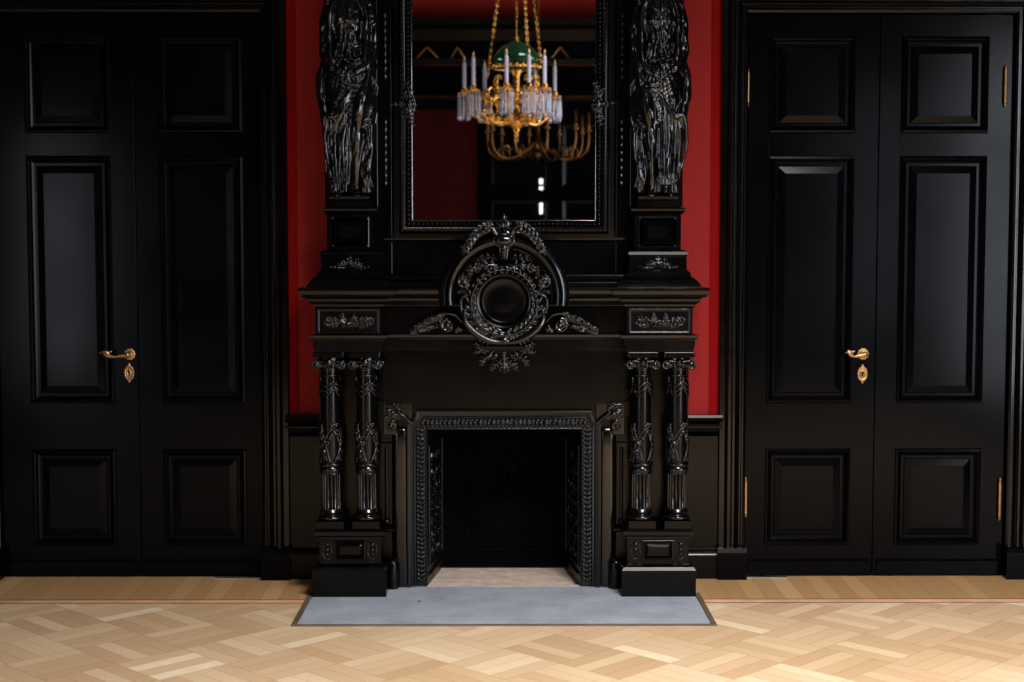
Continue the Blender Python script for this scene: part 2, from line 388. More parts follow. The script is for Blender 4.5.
# dado, rail, skirting
nr = 0
for s in (-1, 1):
    for part_, (x0, x1) in (('', (.60, 1.02)),):
        a, c = sorted((s * x0, s * (x1 + .02)))
        zt = Zp(415, 7.17)
        bm = NB(); box(bm, a, c, WY - .012, WY + .01, .12, zt - .02)
        struct('trim_%d' % (6 + nr), bm, BLACK, 'black dado panelling'); nr += 1
        bm = NB()
        pr = [(-.01, zt), (.045, zt), (.05, zt - .012), (.035, zt - .03), (.02, zt - .042), (.03, zt - .055), (.03, zt - .062), (.012, zt - .085), (.012, zt - .1), (.018, zt - .104), (.018, zt - .112), (-.01, zt - .115)]
        loft(bm, [[(xx, WY - o, z) for o, z in pr] for xx in (a, c)])
        struct('trim_%d' % (6 + nr), bm, BLACK, 'black moulded dado rail', smooth=30); nr += 1
        bm = NB(); zb_ = Zp(549, 7.16)
        pr = [(-.01, 0), (.04, 0), (.04, zb_ - .03), (.034, zb_ - .02), (.03, zb_ - .004), (.022, zb_), (-.01, zb_)]
        loft(bm, [[(xx, WY - o, z) for o, z in pr] for xx in (a, c)])
        struct('baseboard_' + ('left' if s < 0 else 'right'), bm, BLACK, smooth=30)
        a, c = sorted((s * .978, s * 1.022)); bm = NB(); box(bm, a, c, WY - .004, WY, zt, H - .3)
        struct('trim_%d' % (6 + nr), bm, REDB, 'deeper red strip on the wall beside the door casing'); nr += 1
        # casing
        zc = DH
        pr = [(0, -.01), (0, .014), (.010, .022), (.016, .022), (.020, .016), (.026, .016), (.030, .034), (.038, .042), (.046, .034), (.050, .026), (.060, .026), (.064, .040), (.072, .050), (.086, .050), (.094, .040), (.098, .028), (.122, .026), (.127, .018), (.127, -.01)]
        a, c = sorted((s * (DX0 - .005), s * (DX1 + .005)))
        bm = NB(); frame_sweep(bm, a, c, .15, zc, pr, WY, bottom=False)
        box(bm, a - .018, a, WY - .01, 7.30, 0, zc + .018); box(bm, c, c + .018, WY - .01, 7.30, 0, zc + .018); box(bm, a, c, WY - .01, 7.30, zc, zc + .018)
        box(bm, a, c, 7.30, 7.32, 0, zc)
        struct('trim_%d' % (6 + nr), bm, GLOSS, 'black moulded door casing', smooth=35); nr += 1
        bm = NB()
        for xx in (DX0 - .136, DX1 - .004):
            p0, p1 = sorted((s * xx, s * (xx + .140)))
            loft(bm, [[(p0, WY, z_), (p0, yy, z_), (p1, yy, z_), (p1, WY, z_)] for yy, z_ in ((7.135, 0), (7.135, .13), (7.145, .15), (7.16, .155))])
        struct('trim_%d' % (6 + nr), bm, DOORP, 'black plinth blocks under the door casing'); nr += 1
        # outer wainscot beyond the far casing
        p0, p1 = sorted((s * 2.51, s * RX)); bm = NB(); box(bm, p0, p1, WY - .012, WY, 0, .78)
        struct('trim_%d' % (6 + nr), bm, BLACK, 'black wainscot beside the outer casing'); nr += 1
        p0, p1 = sorted((s * 2.53, s * 2.78)); bm = NB(); box(bm, p0, p1, WY - .03, WY + .0, 0, DH + .27)
        struct('trim_%d' % (6 + nr), bm, DOORP, 'black outer pilaster beside the casing'); nr += 1
        # lintel above casing
        bm = NB(); lp = [(-.01, zc + .094), (.055, zc + .094), (.06, zc + .11), (.05, zc + .12), (.05, zc + .18), (.09, zc + .22), (.12, zc + .25), (.12, zc + .27), (-.01, zc + .27)]
        sweep(bm, lp, [(a - .1, WY), (c + .1, WY)])
        struct('trim_%d' % (6 + nr), bm, DOORP, 'black lintel moulding above the double door'); nr += 1

STEEL = lacquer('worn_steel', (.5, .5, .5), .3, .4, metallic=1.0)
bm = NB(); box(bm, -1.39, -1.16, 7.175, 7.2, 0, .004); struct('trim_71', bm, STEEL, 'short metal threshold strip at the left door')
bm = NB(); box(bm, 1.165, 1.36, 7.175, 7.2, 0, .004); struct('trim_72', bm, STEEL, 'short metal threshold strip at the right door')
# ---------------------------------------------------------------- door leaves
YD = 7.215
ROWS = [(Zp(133, YD), Zp(36, YD)), (Zp(403, YD), Zp(156, YD)), (Zp(545, YD), Zp(449, YD))]
PSTEP = [(0, YD), (.003, YD - .010), (.012, YD - .013), (.02, YD - .006), (.026, YD + .006), (.034, YD + .012), (.046, YD + .012), (.05, YD + .008), (.082, YD - .002), (.086, YD - .002)]
def leaf_door(n_, x0, x1, px0, px1, label):
    bm = NB(); zt = DH - .006; z0 = .004
    box(bm, x0 + .002, px0, YD, YD + .045, z0, zt); box(bm, px1, x1 - .002, YD, YD + .045, z0, zt)
    zs = [z0, ROWS[2][0], ROWS[2][1], ROWS[1][0], ROWS[1][1], ROWS[0][0], ROWS[0][1], zt]
    for a in (0, 2, 4, 6): box(bm, px0, px1, YD, YD + .045, zs[a], zs[a + 1])
    bmesh.ops.remove_doubles(bm, verts=bm.verts, dist=1e-5)
    o = struct('door_%d' % n_, bm, DOORP, label, bevel=.0015)
    bm = NB(); box(bm, x0 + .02, x1 - .02, YD - .012, YD, .02, .075)
    loft(bm, [[(x0 + .02, YD, .075), (x0 + .02, YD - .012, .075), (x1 - .02, YD - .012, .075), (x1 - .02, YD, .075)], [(x0 + .02, YD, .085), (x0 + .02, YD - .001, .085), (x1 - .02, YD - .001, .085), (x1 - .02, YD, .085)]])
    mesh_ob('kick_rail', bm, DOORP, o)
    for a, c in ROWS:
        bm = NB(); nest(bm, px0, px1, a, c, PSTEP, YD + .04); mesh_ob('panel', bm, DOORP, o)
    return o
def dx(px): return Xp(px, 300, YD)
C_ = 1.776; CL = 1.745
D1 = leaf_door(1, -2.405, -CL, dx(29.5), dx(114), 'left leaf of the left black double door')
D2 = leaf_door(2, -CL, -1.155, dx(161), dx(245), 'right leaf of the left black double door')
D3 = leaf_door(3, 1.155, C_, dx(767), dx(853), 'left leaf of the right black double door')
D4 = leaf_door(4, C_, 2.405, dx(898), dx(985), 'right leaf of the right black double door')

def handle(door, px, py, lever):
    x = Xp(px, py, 7.22); z = Zp(py, 7.22)
    bm = NB()
    for q in range(10):
        a = q * PI / 5; ball(bm, (x + .021 * math.cos(a), YD - .005, z + .021 * math.sin(a)), (.009, .005, .009))
    ball(bm, (x, YD - .004, z), (.024, .008, .024)); tube(bm, [(x, YD, z), (x, YD - .04, z)], [.012, .009])
    r = mesh_ob('handle_rosette', bm, HBRASS, door, voxel=.0014)
    bm = NB()
    L = lever
    P = spline([(x + .004, YD - .043, z, .013), (x - .25 * L, YD - .047, z - .004, .011), (x - .5 * L, YD - .048, z - .008, .008), (x - .72 * L, YD - .048, z - .001, .012), (x - .84 * L, YD - .047, z + .012, .009), (x - L, YD - .046, z + .008, .003)], 5)
    tube(bm, [p[:3] for p in P], [p[3] for p in P], 10)
    ball(bm, (x - .74 * L, YD - .048, z + .012), (.02, .008, .009), rot=Matrix.Rotation(.5, 3, 'Y'))
    ball(bm, (x - .6 * L, YD - .048, z + .016), (.012, .006, .005)); ball(bm, (x, YD - .045, z), .014)
    mesh_ob('handle', bm, HBRASS, door, voxel=.0014)
    return
def escutcheon(door, px, py):
    x = Xp(px, py, 7.22); z = Zp(py, 7.22); bm = NB()
    ball(bm, (x, YD - .002, z), (.020, .006, .032))
    for q in range(14):
        a = q * 2 * PI / 14; ball(bm, (x + .020 * math.cos(a), YD - .004, z + .031 * math.sin(a)), (.007, .005, .008))
    ball(bm, (x, YD - .004, z + .04), (.008, .005, .008)); ball(bm, (x, YD - .004, z - .04), (.007, .005, .009))
    tube(bm, [(x + .009 * math.cos(a * PI / 6), YD - .008, z + .014 * math.sin(a * PI / 6)) for a in range(13)], .003, 6)
    e = mesh_ob('escutcheon', bm, HBRASS, door, voxel=.0014)
    bm = NB(); ball(bm, (x, YD - .007, z + .004), (.005, .003, .006)); box(bm, x - .002, x + .002, YD - .0095, YD - .006, z - .012, z + .003); mesh_ob('keyhole', bm, SOOT, e)
handle(D1, 130.5, 354, .135); escutcheon(D1, 130, 372.5)
handle(D3, 863, 354, .095); escutcheon(D3, 862.5, 374)
def hinge(door, px, py0, py1):
    x = Xp(px, (py0 + py1) / 2, 7.21); z0 = Zp(py1, 7.21); z1 = Zp(py0, 7.21); h = z1 - z0
    bm = NB()
    lathe(bm, [(.001, 0), (.005, .004), (.006, .010), (.0035, .016), (.0085, .02), (.0085, h * .33), (.0075, h * .335), (.0085, h * .34), (.0085, h * .66), (.0075, h * .665), (.0085, h * .67), (.0085, h - .02), (.0035, h - .016), (.006, h - .010), (.005, h - .004), (.001, h)], (x, YD - .012, z0), 12)
    mesh_ob('hinge', bm, HBRASS, door, smooth=40)
hinge(D3, 748, 68, 107); hinge(D3, 745.5, 477, 518); hinge(D4, 1006, 65, 107); hinge(D4, 1000, 478, 521)

# ================================================================ HEARTH
bm = NB(); XS = .893
box(bm, -XS + .022, XS - .022, 6.302, 6.99, -.05, .004)
tag(mesh_ob('hearth_slab', bm, SLATE, bevel=.002), 'blue grey slate hearth slab let into the parquet before the fireplace', 'hearth')
bm = NB()
box(bm, -XS - .004, XS + .004, 6.28, 6.30, -.04, .006); box(bm, -XS - .004, -XS + .019, 6.30, 6.86, -.04, .006); box(bm, XS - .019, XS + .004, 6.30, 6.86, -.04, .006)
tag(mesh_ob('hearth_edging', bm, EDGE, bevel=.002), 'thin brown metal edging strip around the grey slate slab', 'edging')
bm = NB(); box(bm, -.46, .46, 6.99, 7.5, -.05, .005)
tag(mesh_ob('firebox_floor', bm, STONE), 'pinkish stone floor slab inside the dark firebox', 'hearth')

# ================================================================ MANTELPIECE
MT = thing('fireplace', 'large black carved fireplace with paired columns, pedestals and a round central cartouche', 'fireplace', (0, 7.0, 0))
class PRX:                          # children keep world numbers though the Empty stands at the wall
    pass
def part(name, bm, m, parent=MT, **kw):
    o = mesh_ob(name, bm, m, parent, **kw)
    off = Vector((0, 0, 0)); p = parent
    while p is not None: off += p.location; p = p.parent
    o.location = -off
    return o

FX = [.705]
zpl = Zp(568, 6.80); zdie = Zp(538, 6.83); zcap = Zp(531.5, 6.80)
for s in (-1, 1):
    c = s * .703
    bm = NB(); hw = .168
    loft(bm, [[(c - w, y, z), (c + w, y, z), (c + w, 7.19, z), (c - w, 7.19, z)] for w, y, z in ((hw, 6.785, .004), (hw, 6.785, zpl - .010), (hw - .010, 6.795, zpl + .004), (hw - .024, 6.820, zpl + .008), (hw - .03, 6.832, zpl + .013))])
    part('plinth', bm, BLACK)
    bm = NB(); hw = .140; z0 = zpl + .012
    box(bm, c - hw, c + hw, 6.836, 7.19, z0, zdie)
    # framed sunk panel on the face
    nest(bm, c - .072, c + .072, z0 + .018, zdie - .012, [(0, 6.828), (.008, 6.826), (.012, 6.836), (.018, 6.836), (.026, 6.829)], 6.84)
    ped = part('pedestal', bm, BLACK, bevel=.001)
    for t in (-1, 1):
        bm = NB()
        xx = c + t * .103
        for q, (dz, r) in enumerate(((0, .010), (.024, .009), (.046, .008), (.066, .006))):
            ball(bm, (xx, 6.832, zdie - .03 - dz), (r, r * .9, r))
        tube(bm, [(xx - .016, 6.834, zdie - .03), (xx - .022, 6.832, zdie - .07), (xx, 6.832, zdie - .118)], [.003, .004, .002], 6)
        tube(bm, [(xx + .016, 6.834, zdie - .03), (xx + .022, 6.832, zdie - .07), (xx, 6.832, zdie - .118)], [.003, .004, .002], 6)
        part('pendant_ornament', bm, CARVE, ped, voxel=.0022)
    bm = NB()
    sweep(bm, [(-.02, zdie - .004), (.004, zdie - .004), (.008, zdie + .006), (.018, zdie + .014), (.02, zcap - .006), (.014, zcap), (-.02, zcap)], [(c - .142, 7.19), (c - .142, 6.834), (c + .142, 6.834), (c + .142, 7.19)])
    box(bm, c - .13, c + .13, 6.85, 7.19, zdie, zcap)
    part('pedestal_cap', bm, GLOSS)

# columns
CZ = dict(b=zcap)
ZC = [Zp(p, 6.90) for p in (520, 509, 472, 462, 425, 396, 378, 371, 356, 352.5)]
def make_column(x, first=True, sx=1):
    cy = 6.905
    root = bpy.data.objects.new('column', None); COL.objects.link(root); root.parent = MT; root.location = (x, cy - 7.0, 0)
    def cp(name, bm, m, **kw):
        o = mesh_ob(name, bm, m, root, **kw); return o
    z0 = zcap
    bm = NB(); box(bm, -.062, .062, -.062, .062, z0, ZC[0] + .004); cp('column_plinth', bm, BLACK, bevel=.002)
    bm = NB(); a, c = ZC[0] + .002, ZC[1] + .004; h = c - a
    lathe(bm, [(.05, a), (.057, a + h * .1), (.060, a + h * .25), (.057, a + h * .4), (.05, a + h * .47), (.047, a + h * .55), (.050, a + h * .66), (.053, a + h * .76), (.050, a + h * .88), (.046, c), (.03, c)])
    cp('column_base', bm, CARVE, smooth=50)
    bm = NB()
    a, c = ZC[1], ZC[2]
    lathe(bm, [(.046, a), (.0465, a + .006), (.0465, a + .0062), (.0465, c - .006), (.0465, c - .0058), (.046, c)], n=144, flute=16, depth=.008, frange=(a + .0061, c - .0059))
    cp('fluted_drum', bm, CARVE, smooth=60)
    bm = NB(); a, c = ZC[2] - .002, ZC[3]; h = c - a
    lathe(bm, [(.04, a), (.047, a + .001), (.050, a + h * .2), (.052, a + h * .35), (.049, a + h * .5), (.047, a + h * .58), (.053, a + h * .72), (.055, a + h * .82), (.052, a + h * .95), (.04, c)])
    cp('column_ring', bm, CARVE, smooth=50)
    bm = NB(); a, c = ZC[3] - .002, ZC[8]
    lathe(bm, [(.044, a), (.0445, a + (c - a) * .3), (.042, a + (c - a) * .7), (.0385, c - .03), (.0385, c)], n=40)
    cp('shaft', bm, BLACK, smooth=60)
    # vine winding up the lower shaft
    bm = NB(); rnd = random.Random(7)
    za_, zb2 = ZC[3] + .006, ZC[4]
    for ph, dr in ((-1.3, 1), (-.2, -.5), (.8, 1), (2.2, -1), (3.4, 1), (4.4, -.6)):
        P = []
        for q in range(15):
            t = q / 14; an = -PI / 2 + ph + dr * 1.9 * t; P.append((.047 * math.cos(an), .047 * math.sin(an), za_ + (zb2 - za_) * t))
        tube(bm, P, .0035, 6)
        for q, p in enumerate(P):
            t = q / 14; an = math.atan2(p[1], p[0])
            for sd in (-1, 1):
                aa = an + sd * .22; zz = p[2] + .008 + rnd.uniform(-.004, .004)
                ball(bm, (.049 * math.cos(aa), .049 * math.sin(aa), zz), (.0065, .007, .013 * (1.2 - .7 * t)), 8, 5, Matrix.Rotation(sd * .6, 3, Vector((math.cos(aa), math.sin(aa), 0))))
            if q % 3 == 1: ball(bm, (.053 * math.cos(an), .053 * math.sin(an), p[2]), .0055)
    cp('vine_carving', bm, CARVE, voxel=.0022)
    # festoon round the neck
    bm = NB(); zt, zb3 = ZC[6] + .004, ZC[5]
    for kx in range(4):
        a0 = kx * PI / 2 + PI / 4 + .35 * sx
        for lay in range(3):
            P = []
            for q in range(11):
                t = q / 10; an = a0 + t * PI / 2; sag = math.sin(PI * t)
                P.append(((.044 + .005 * sag) * math.cos(an), (.044 + .005 * sag) * math.sin(an), zt - .010 - lay * .013 - sag * (.028 + lay * .01)))
            tube(bm, P, [.003 + .003 * math.sin(PI * q / 10) for q in range(11)], 6)
        for q in range(5): ball(bm, (.048 * math.cos(a0), .048 * math.sin(a0), zt - .005 - q * .014), .0075 - q * .0009)
    lathe(bm, [(.036, zt + .004), (.044, zt + .005), (.047, zt + .010), (.044, zt + .015), (.036, zt + .016)], n=24)
    cp('festoon', bm, CARVE, voxel=.0022)
    # ionic capital
    bm = NB(); a, c = ZC[7], ZC[8]
    lathe(bm, [(.03, a), (.040, a + .002), (.043, a + .008), (.040, a + .013), (.046, a + .022), (.056, a + .036), (.058, c - .004), (.04, c)], n=24)
    for q in range(16):
        an = q * PI / 8; ball(bm, (.050 * math.cos(an), .050 * math.sin(an), a + .026), (.007, .007, .012))
    for sy in (-1, 1):
        for t in (-1, 1):
            scroll(bm, (t * .056, sy * .052, a + .030), .021, 1.6, .0055, PI / 2, -t, sy * .008)
            tube(bm, [(t * .056, sy * .052, a + .030), (t * .050, 0, a + .034)], [.017, .013], 10)
    ball(bm, (0, -.058, a + .042), (.018, .012, .018)); ball(bm, (0, -.066, a + .044), .007)
    tube(bm, [(-.05, -.056, a + .05), (0, -.06, a + .044), (.05, -.056, a + .05)], .005, 6)
    cap = cp('capital', bm, CARVE, voxel=.0022)
    bm = NB(); box(bm, -.069, .069, -.069, .069, ZC[8] - .002, ZC[9] + .006); cp('abacus', bm, BLACK, bevel=.003)
    return root
cols = [make_column(x, sx=(1 if x > 0 else -1)) for x in (-.795, -.631)]
for x in (.631, .795):
    src = cols[0]
    r = src.copy(); COL.objects.link(r); r.location = (x, -.095, 0); r.parent = MT
    if x > 0: r.rotation_euler = (0, 0, 0)
    for ch in list(src.children):
        d = ch.copy(); COL.objects.link(d); d.parent = r
        for g in ch.children:
            e = g.copy(); COL.objects.link(e); e.parent = d

# back wall of the mantel (behind the columns) and breast
bm = NB()
bm.free()
for s in (-1, 1):
    a, c = sorted((s * .56, s * .86)); bm = NB(); box(bm, a, c, 7.03, 7.19, zcap, 1.14)
    part('column_backing', bm, BLACK)
zt = Zp(404, 6.97)
bm = NB(); box(bm, -.56, .56, 6.965, 7.19, zt, 1.13)
box(bm, -.44, .44, 6.99, 7.19, Zp(420, 6.97) + .002, zt + .01)
part('breast_panel', bm, BLACK, bevel=.002)

# entablature following the breaks over the columns
def PATH(e=0.0):
    return [(-.858, 7.19), (-.858, 6.835), (-.548, 6.835), (-.548, 6.895), (.548, 6.895), (.548, 6.835), (.858, 6.835), (.858, 7.19)]
A = Zp(352, 6.83); B = Zp(339, 6.82); C2 = Zp(335.5, 6.82); D = Zp(308, 6.83)
bm = NB()
sweep(bm, [(-.04, A), (0, A), (0, A + (B - A) * .32), (.005, A + (B - A) * .38), (.005, B - .008), (.012, B), (.02, B + .004), (.022, C2), (.0, C2 + .004), (-.04, C2 + .004)], PATH())
part('architrave', bm, GLOSS)
bm = NB(); sweep(bm, [(-.04, C2), (-.006, C2), (-.006, D + .01), (-.04, D + .01)], PATH())
part('frieze', bm, BLACK)
T = Zp(289, 6.75)
bm = NB()
def arc(o0, z0, o1, z1, cv, n=5):
    return [(o0 + (o1 - o0) * (1 - math.cos(t * PI / 2 / n)) if cv else o0 + (o1 - o0) * math.sin(t * PI / 2 / n),
             z0 + (z1 - z0) * math.sin(t * PI / 2 / n) if cv else z0 + (z1 - z0) * (1 - math.cos(t * PI / 2 / n))) for t in range(n + 1)]
z = lambda p: Zp(p, 6.79)
prof = [(-.05, z(308)), (0, z(308))] + [(.004, z(307))] + arc(.004, z(306.5), .018, z(303.5), True) + [(.024, z(303.2)), (.024, z(301.5))] + arc(.024, z(301.3), .046, z(297.5), True) + [(.050, z(297.2)), (.050, z(295.2)), (.056, z(295))] + \
       arc(.058, z(294.8), .064, z(290.2), False) + [(.066, z(290)), (.066, T), (.058, T + .004), (-.05, T + .006)]
sweep(bm, prof, PATH())
box(bm, -.80, .80, 6.88, 7.19, z(306), T + .005)
part('mantel_shelf', bm, GLOSS, smooth=35)

# carved foliage on the frieze blocks
for s in (-1, 1):
    bm = NB(); rnd = random.Random(11); c = s * .703; zc = (C2 + D) / 2; yy = 6.838
    nest(bm, c - .140, c + .140, C2 + .008, D - .003, [(0, 6.836), (.005, 6.836), (.008, 6.8405)], 6.85)
    for t in (-1, 1):
        e = leaf(bm, (c, yy, zc - .012), PI / 2 - t * 1.15, .085, .022, -.003, -t * .5)
        leaf(bm, (c + t * .02, yy, zc), PI / 2 - t * .5, .04, .016, -.003, t * .9)
        leaf(bm, (c + t * .05, yy, zc - .006), PI / 2 - t * .75, .055, .016, -.003, -t * .9)
        leaf(bm, (c + t * .06, yy, zc - .012), PI / 2 - t * 1.9, .055, .014, -.003, t * 1.2)
        scroll(bm, (c + t * .095, yy - .003, zc + .004), .016, 1.3, .0035, 0, t)
    ball(bm, (c, yy - .004, zc - .01), .012)
    for q in range(14): ball(bm, (c + rnd.uniform(-.09, .09), yy - .003, zc - .014 + rnd.uniform(-.012, .02)), rnd.uniform(.004, .007))
    part('foliage_carving', bm, CARVE, voxel=.002)

# ---------------------------------------------------------------- central arch and cartouche
zA = Zp(296, 6.83); RA = .262; RO = .296
bm = NB()
N = 40; ringsP = [(0, 6.845), (RA * .80, 6.845), (RA * .80, 6.80), (RA * .82, 6.79), (RA * .85, 6.795), (RA * .87, 6.785), (RA * .93, 6.775), (RA * .96, 6.775), (RA * .975, 6.785), (RA, 6.79), (RA + .004, 6.80), (RO - .012, 6.806), (RO - .003, 6.815), (RO, 6.83), (RO, 7.10)]
rv = []
lo = -.16
for r, y in ringsP:
    rv.append([(r * math.cos(lo + (PI - 2 * lo) * q / N), y, zA + r * math.sin(lo + (PI - 2 * lo) * q / N)) for q in range(N + 1)])
vv = [[bm.verts.new(p) for p in r] for r in rv[1:]]
for a, c in zip(vv, vv[1:]):
    for q in range(N): bm.faces.new((a[q], a[q + 1], c[q + 1], c[q]))
ctr = bm.verts.new((0, 6.845, zA - .045))
for q in range(N): bm.faces.new((ctr, vv[0][q + 1], vv[0][q]))
arch = part('arched_pediment', bm, GLOSS, smooth=35)
# dark side border of arch (outer fillet)
# tympanum scrolls
bm = NB(); rnd = random.Random(3)
zD = Zp(301, 6.78); yb = 6.832
for t in (-1, 1):
    scroll(bm, (t * .105, yb, zA + .135), .032, 1.5, .008, -1.2 if t > 0 else PI + 1.2, t)
    leaf(bm, (t * .03, yb, zA + .165), PI / 2 - t * 1.25, .10, .03, -.004, -t * .7)
    leaf(bm, (t * .09, yb, zA + .11), PI / 2 - t * 1.1, .09, .028, -.004, -t * .8)
    leaf(bm, (t * .15, yb, zA + .06), PI / 2 - t * .3, .07, .024, -.004, t * .8)
    for q in range(16):
        a = .5 + q * .09; ball(bm, (t * .19 * math.sin(a), yb - .002, zA + .19 * math.cos(a)), .0045)
part('tympanum_carving', bm, CARVE, arch, voxel=.0025)

# cartouche: round boss inside a carved wreath
CZ_ = zD
bm = NB()
def ringlathe(bm, prof, c, n=72, sc_=(1, 1)):
    rings = [[(c[0] + r * sc_[0] * math.cos(2 * PI * q / n), y, c[2] + r * sc_[1] * math.sin(2 * PI * q / n)) for q in range(n)] for r, y in prof]
    loft(bm, rings)
ringlathe(bm, [(.13, 6.84), (.13, 6.79), (.128, 6.775), (.120, 6.765), (.112, 6.768), (.106, 6.785), (.101, 6.790), (.098, 6.794), (.094, 6.796), (.05, 6.793), (.001, 6.792)], (0, 0, CZ_))
boss = part('round_medallion', bm, BLACK, smooth=40)
bm = NB()
# wreath of overlapping leaves
for q in range(30):
    a = 2 * PI * q / 30; low = max(0, min(1, .5 - 1.1 * math.sin(a))); r = .140 + .012 * low
    side = 1 if math.cos(a) > 0 else -1
    big = 1 + .55 * low
    for k_ in (-1, 0, 1):
        rt = Matrix.Rotation(-(a + PI / 2 - side * .55 * k_), 3, 'Y')
        rr_ = r + k_ * .010 * big
        ball(bm, (rr_ * math.cos(a), 6.779 - .006 * (k_ == 0) - .006 * low, CZ_ + rr_ * math.sin(a)), (.019 * big, .009, .0062 * big), 8, 5, rt)
tube(bm, [((.146 + .010 * max(0, -math.sin(a * PI / 24))) * math.cos(a * PI / 24), 6.797, CZ_ + (.146 + .012 * max(0, -math.sin(a * PI / 24))) * math.sin(a * PI / 24)) for a in range(49)], [.015 + .010 * max(0, -math.sin(a * PI / 24)) for a in range(49)], 8)
for t in (-1, 1):
    # ears at the upper sides
    scroll(bm, (t * .178, 6.785, CZ_ + .085), .030, 1.5, .0085, PI / 2, -t)
    leaf(bm, (t * .165, 6.785, CZ_ + .05), PI / 2 - t * .15, .07, .026, -.004, -t * .6)
    tube(bm, spline([(t * .16, 6.785, CZ_ + .03), (t * .19, 6.78, CZ_ + .01), (t * .188, 6.78, CZ_ - .05), (t * .155, 6.785, CZ_ - .10)], 6), .008)
    # lower bulging scrollwork
    tube(bm, spline([(t * .175, 6.785, CZ_ - .03), (t * .172, 6.772, CZ_ - .09), (t * .125, 6.765, CZ_ - .145), (t * .06, 6.765, CZ_ - .178), (0, 6.765, CZ_ - .185)], 6), [.010 + .008 * math.sin(PI * q / 24) for q in range(25)])
    scroll(bm, (t * .105, 6.768, CZ_ - .150), .024, 1.3, .007, 0, -t)
    leaf(bm, (t * .04, 6.768, CZ_ - .172), PI / 2 - t * 1.9, .07, .024, -.004, t * .9)
    leaf(bm, (t * .03, 6.785, CZ_ + .158), PI / 2 - t * 1.45, .11, .03, -.004, -t * .7)
ball(bm, (0, 6.765, CZ_ - .178), (.026, .016, .02))
for q in range(5): leaf(bm, (0, 6.772, CZ_ - .155), PI + .3 + q * .63, .04, .018, -.003, 0)
part('cartouche_wreath', bm, CARVE, voxel=.0024)

# keystone mask and finial with acanthus wings
zF = zA + RA
bm = NB()
prism(bm, [(-.014, zA + .165), (.014, zA + .165), (.022, zF - .05), (.05, zF - .02), (.045, zF + .01), (-.045, zF + .01), (-.05, zF - .02), (-.022, zF - .05)], 6.80, 6.765)
ball(bm, (0, 6.768, zF - .012), (.045, .02, .024))
for q in range(4): ball(bm, (0, 6.762, zF - .045 - q * .014), (.016 - q * .002, .008, .009))
lathe(bm, [(.004, 0), (.026, .004), (.03, .014), (.016, .024), (.012, .03), (.024, .04), (.027, .052), (.02, .066), (.010, .074), (.012, .080), (.008, .092), (.002, .104)], (0, 6.79, zF + .006), 16)
for q in range(10):
    a = q * PI / 5; ball(bm, (.024 * math.cos(a), 6.79 + .024 * math.sin(a), zF + .055), (.006, .006, .014))
for t in (-1, 1):
    tube(bm, spline([(t * .03, 6.785, zF + .0), (t * .055, 6.78, zF + .045), (t * .095, 6.775, zF + .045), (t * .135, 6.775, zF + .005), (t * .155, 6.775, zF - .04)], 6), [.012 + .006 * math.sin(PI * q / 24) - .006 * q / 24 for q in range(25)])
    for q in range(7):
        u_ = q / 6; bx_ = t * (.05 + .10 * u_); bz_ = zF + .045 - .075 * u_ ** 2
        leaf(bm, (bx_, 6.776, bz_), PI / 2 - t * (.9 + 1.2 * u_), .04, .026, -.006, -t * .8, 3)
        leaf(bm, (bx_, 6.772, bz_ - .012), PI / 2 - t * (1.6 + .9 * u_), .04, .024, -.005, t * .6, 2)
    scroll(bm, (t * .16, 6.78, zF - .045), .018, 1.3, .006, PI / 2, -t)
part('finial_crest', bm, CARVE, voxel=.0024)

# leafy scrolls lying on the architrave either side
zL = C2 + .005
for t in (-1, 1):
    bm = NB(); rnd = random.Random(5); yy = 6.868
    scroll(bm, (t * .255, yy - .008, zL + .038), .032, 1.7, .010, PI / 2, -t)
    tube(bm, spline([(t * .19, yy, zL + .05), (t * .215, yy - .01, zL + .082), (t * .255, yy - .014, zL + .094), (t * .30, yy - .01, zL + .078)], 6), [.012 - .006 * abs(q - 9) / 9 for q in range(19)])
    for q in range(8): ball(bm, (t * (.215 + q * .011), yy - .016, zL + .098 - .001 * (q - 3.5) ** 2), (.0045, .006, .011))
    ball(bm, (t * .20, yy - .008, zL + .025), (.018, .012, .02)); ball(bm, (t * .215, yy - .01, zL + .012), (.012, .01, .012))
    tube(bm, spline([(t * .28, yy, zL + .06), (t * .33, yy - .008, zL + .07), (t * .36, yy - .008, zL + .045), (t * .39, yy - .006, zL + .018), (t * .405, yy - .004, zL + .012)], 6), [.006 - .004 * q / 24 for q in range(25)])
    for q in range(11):
        u_ = q / 10; bx_ = t * (.29 + .115 * u_); bz_ = zL + .055 - .045 * u_
        leaf(bm, (bx_, yy - .004, bz_), PI / 2 - t * (-.5 + 1.3 * u_), .04 * (1.1 - .6 * u_), .018, -.005, -t * .7, 3)
        leaf(bm, (bx_, yy - .004, bz_ - .012), PI / 2 - t * (2.2 - .6 * u_), .03 * (1.1 - .5 * u_), .014, -.004, t * .7, 3)
    for q in range(26):
        u_ = rnd.random(); ball(bm, (t * (.285 + .125 * u_), yy - .010 - rnd.uniform(0, .010), zL + .008 + rnd.random() * (.085 - .050 * u_)), (rnd.uniform(.005, .011), .009, rnd.uniform(.004, .009)))
    part('leaf_scroll', bm, CARVE, voxel=.0022)

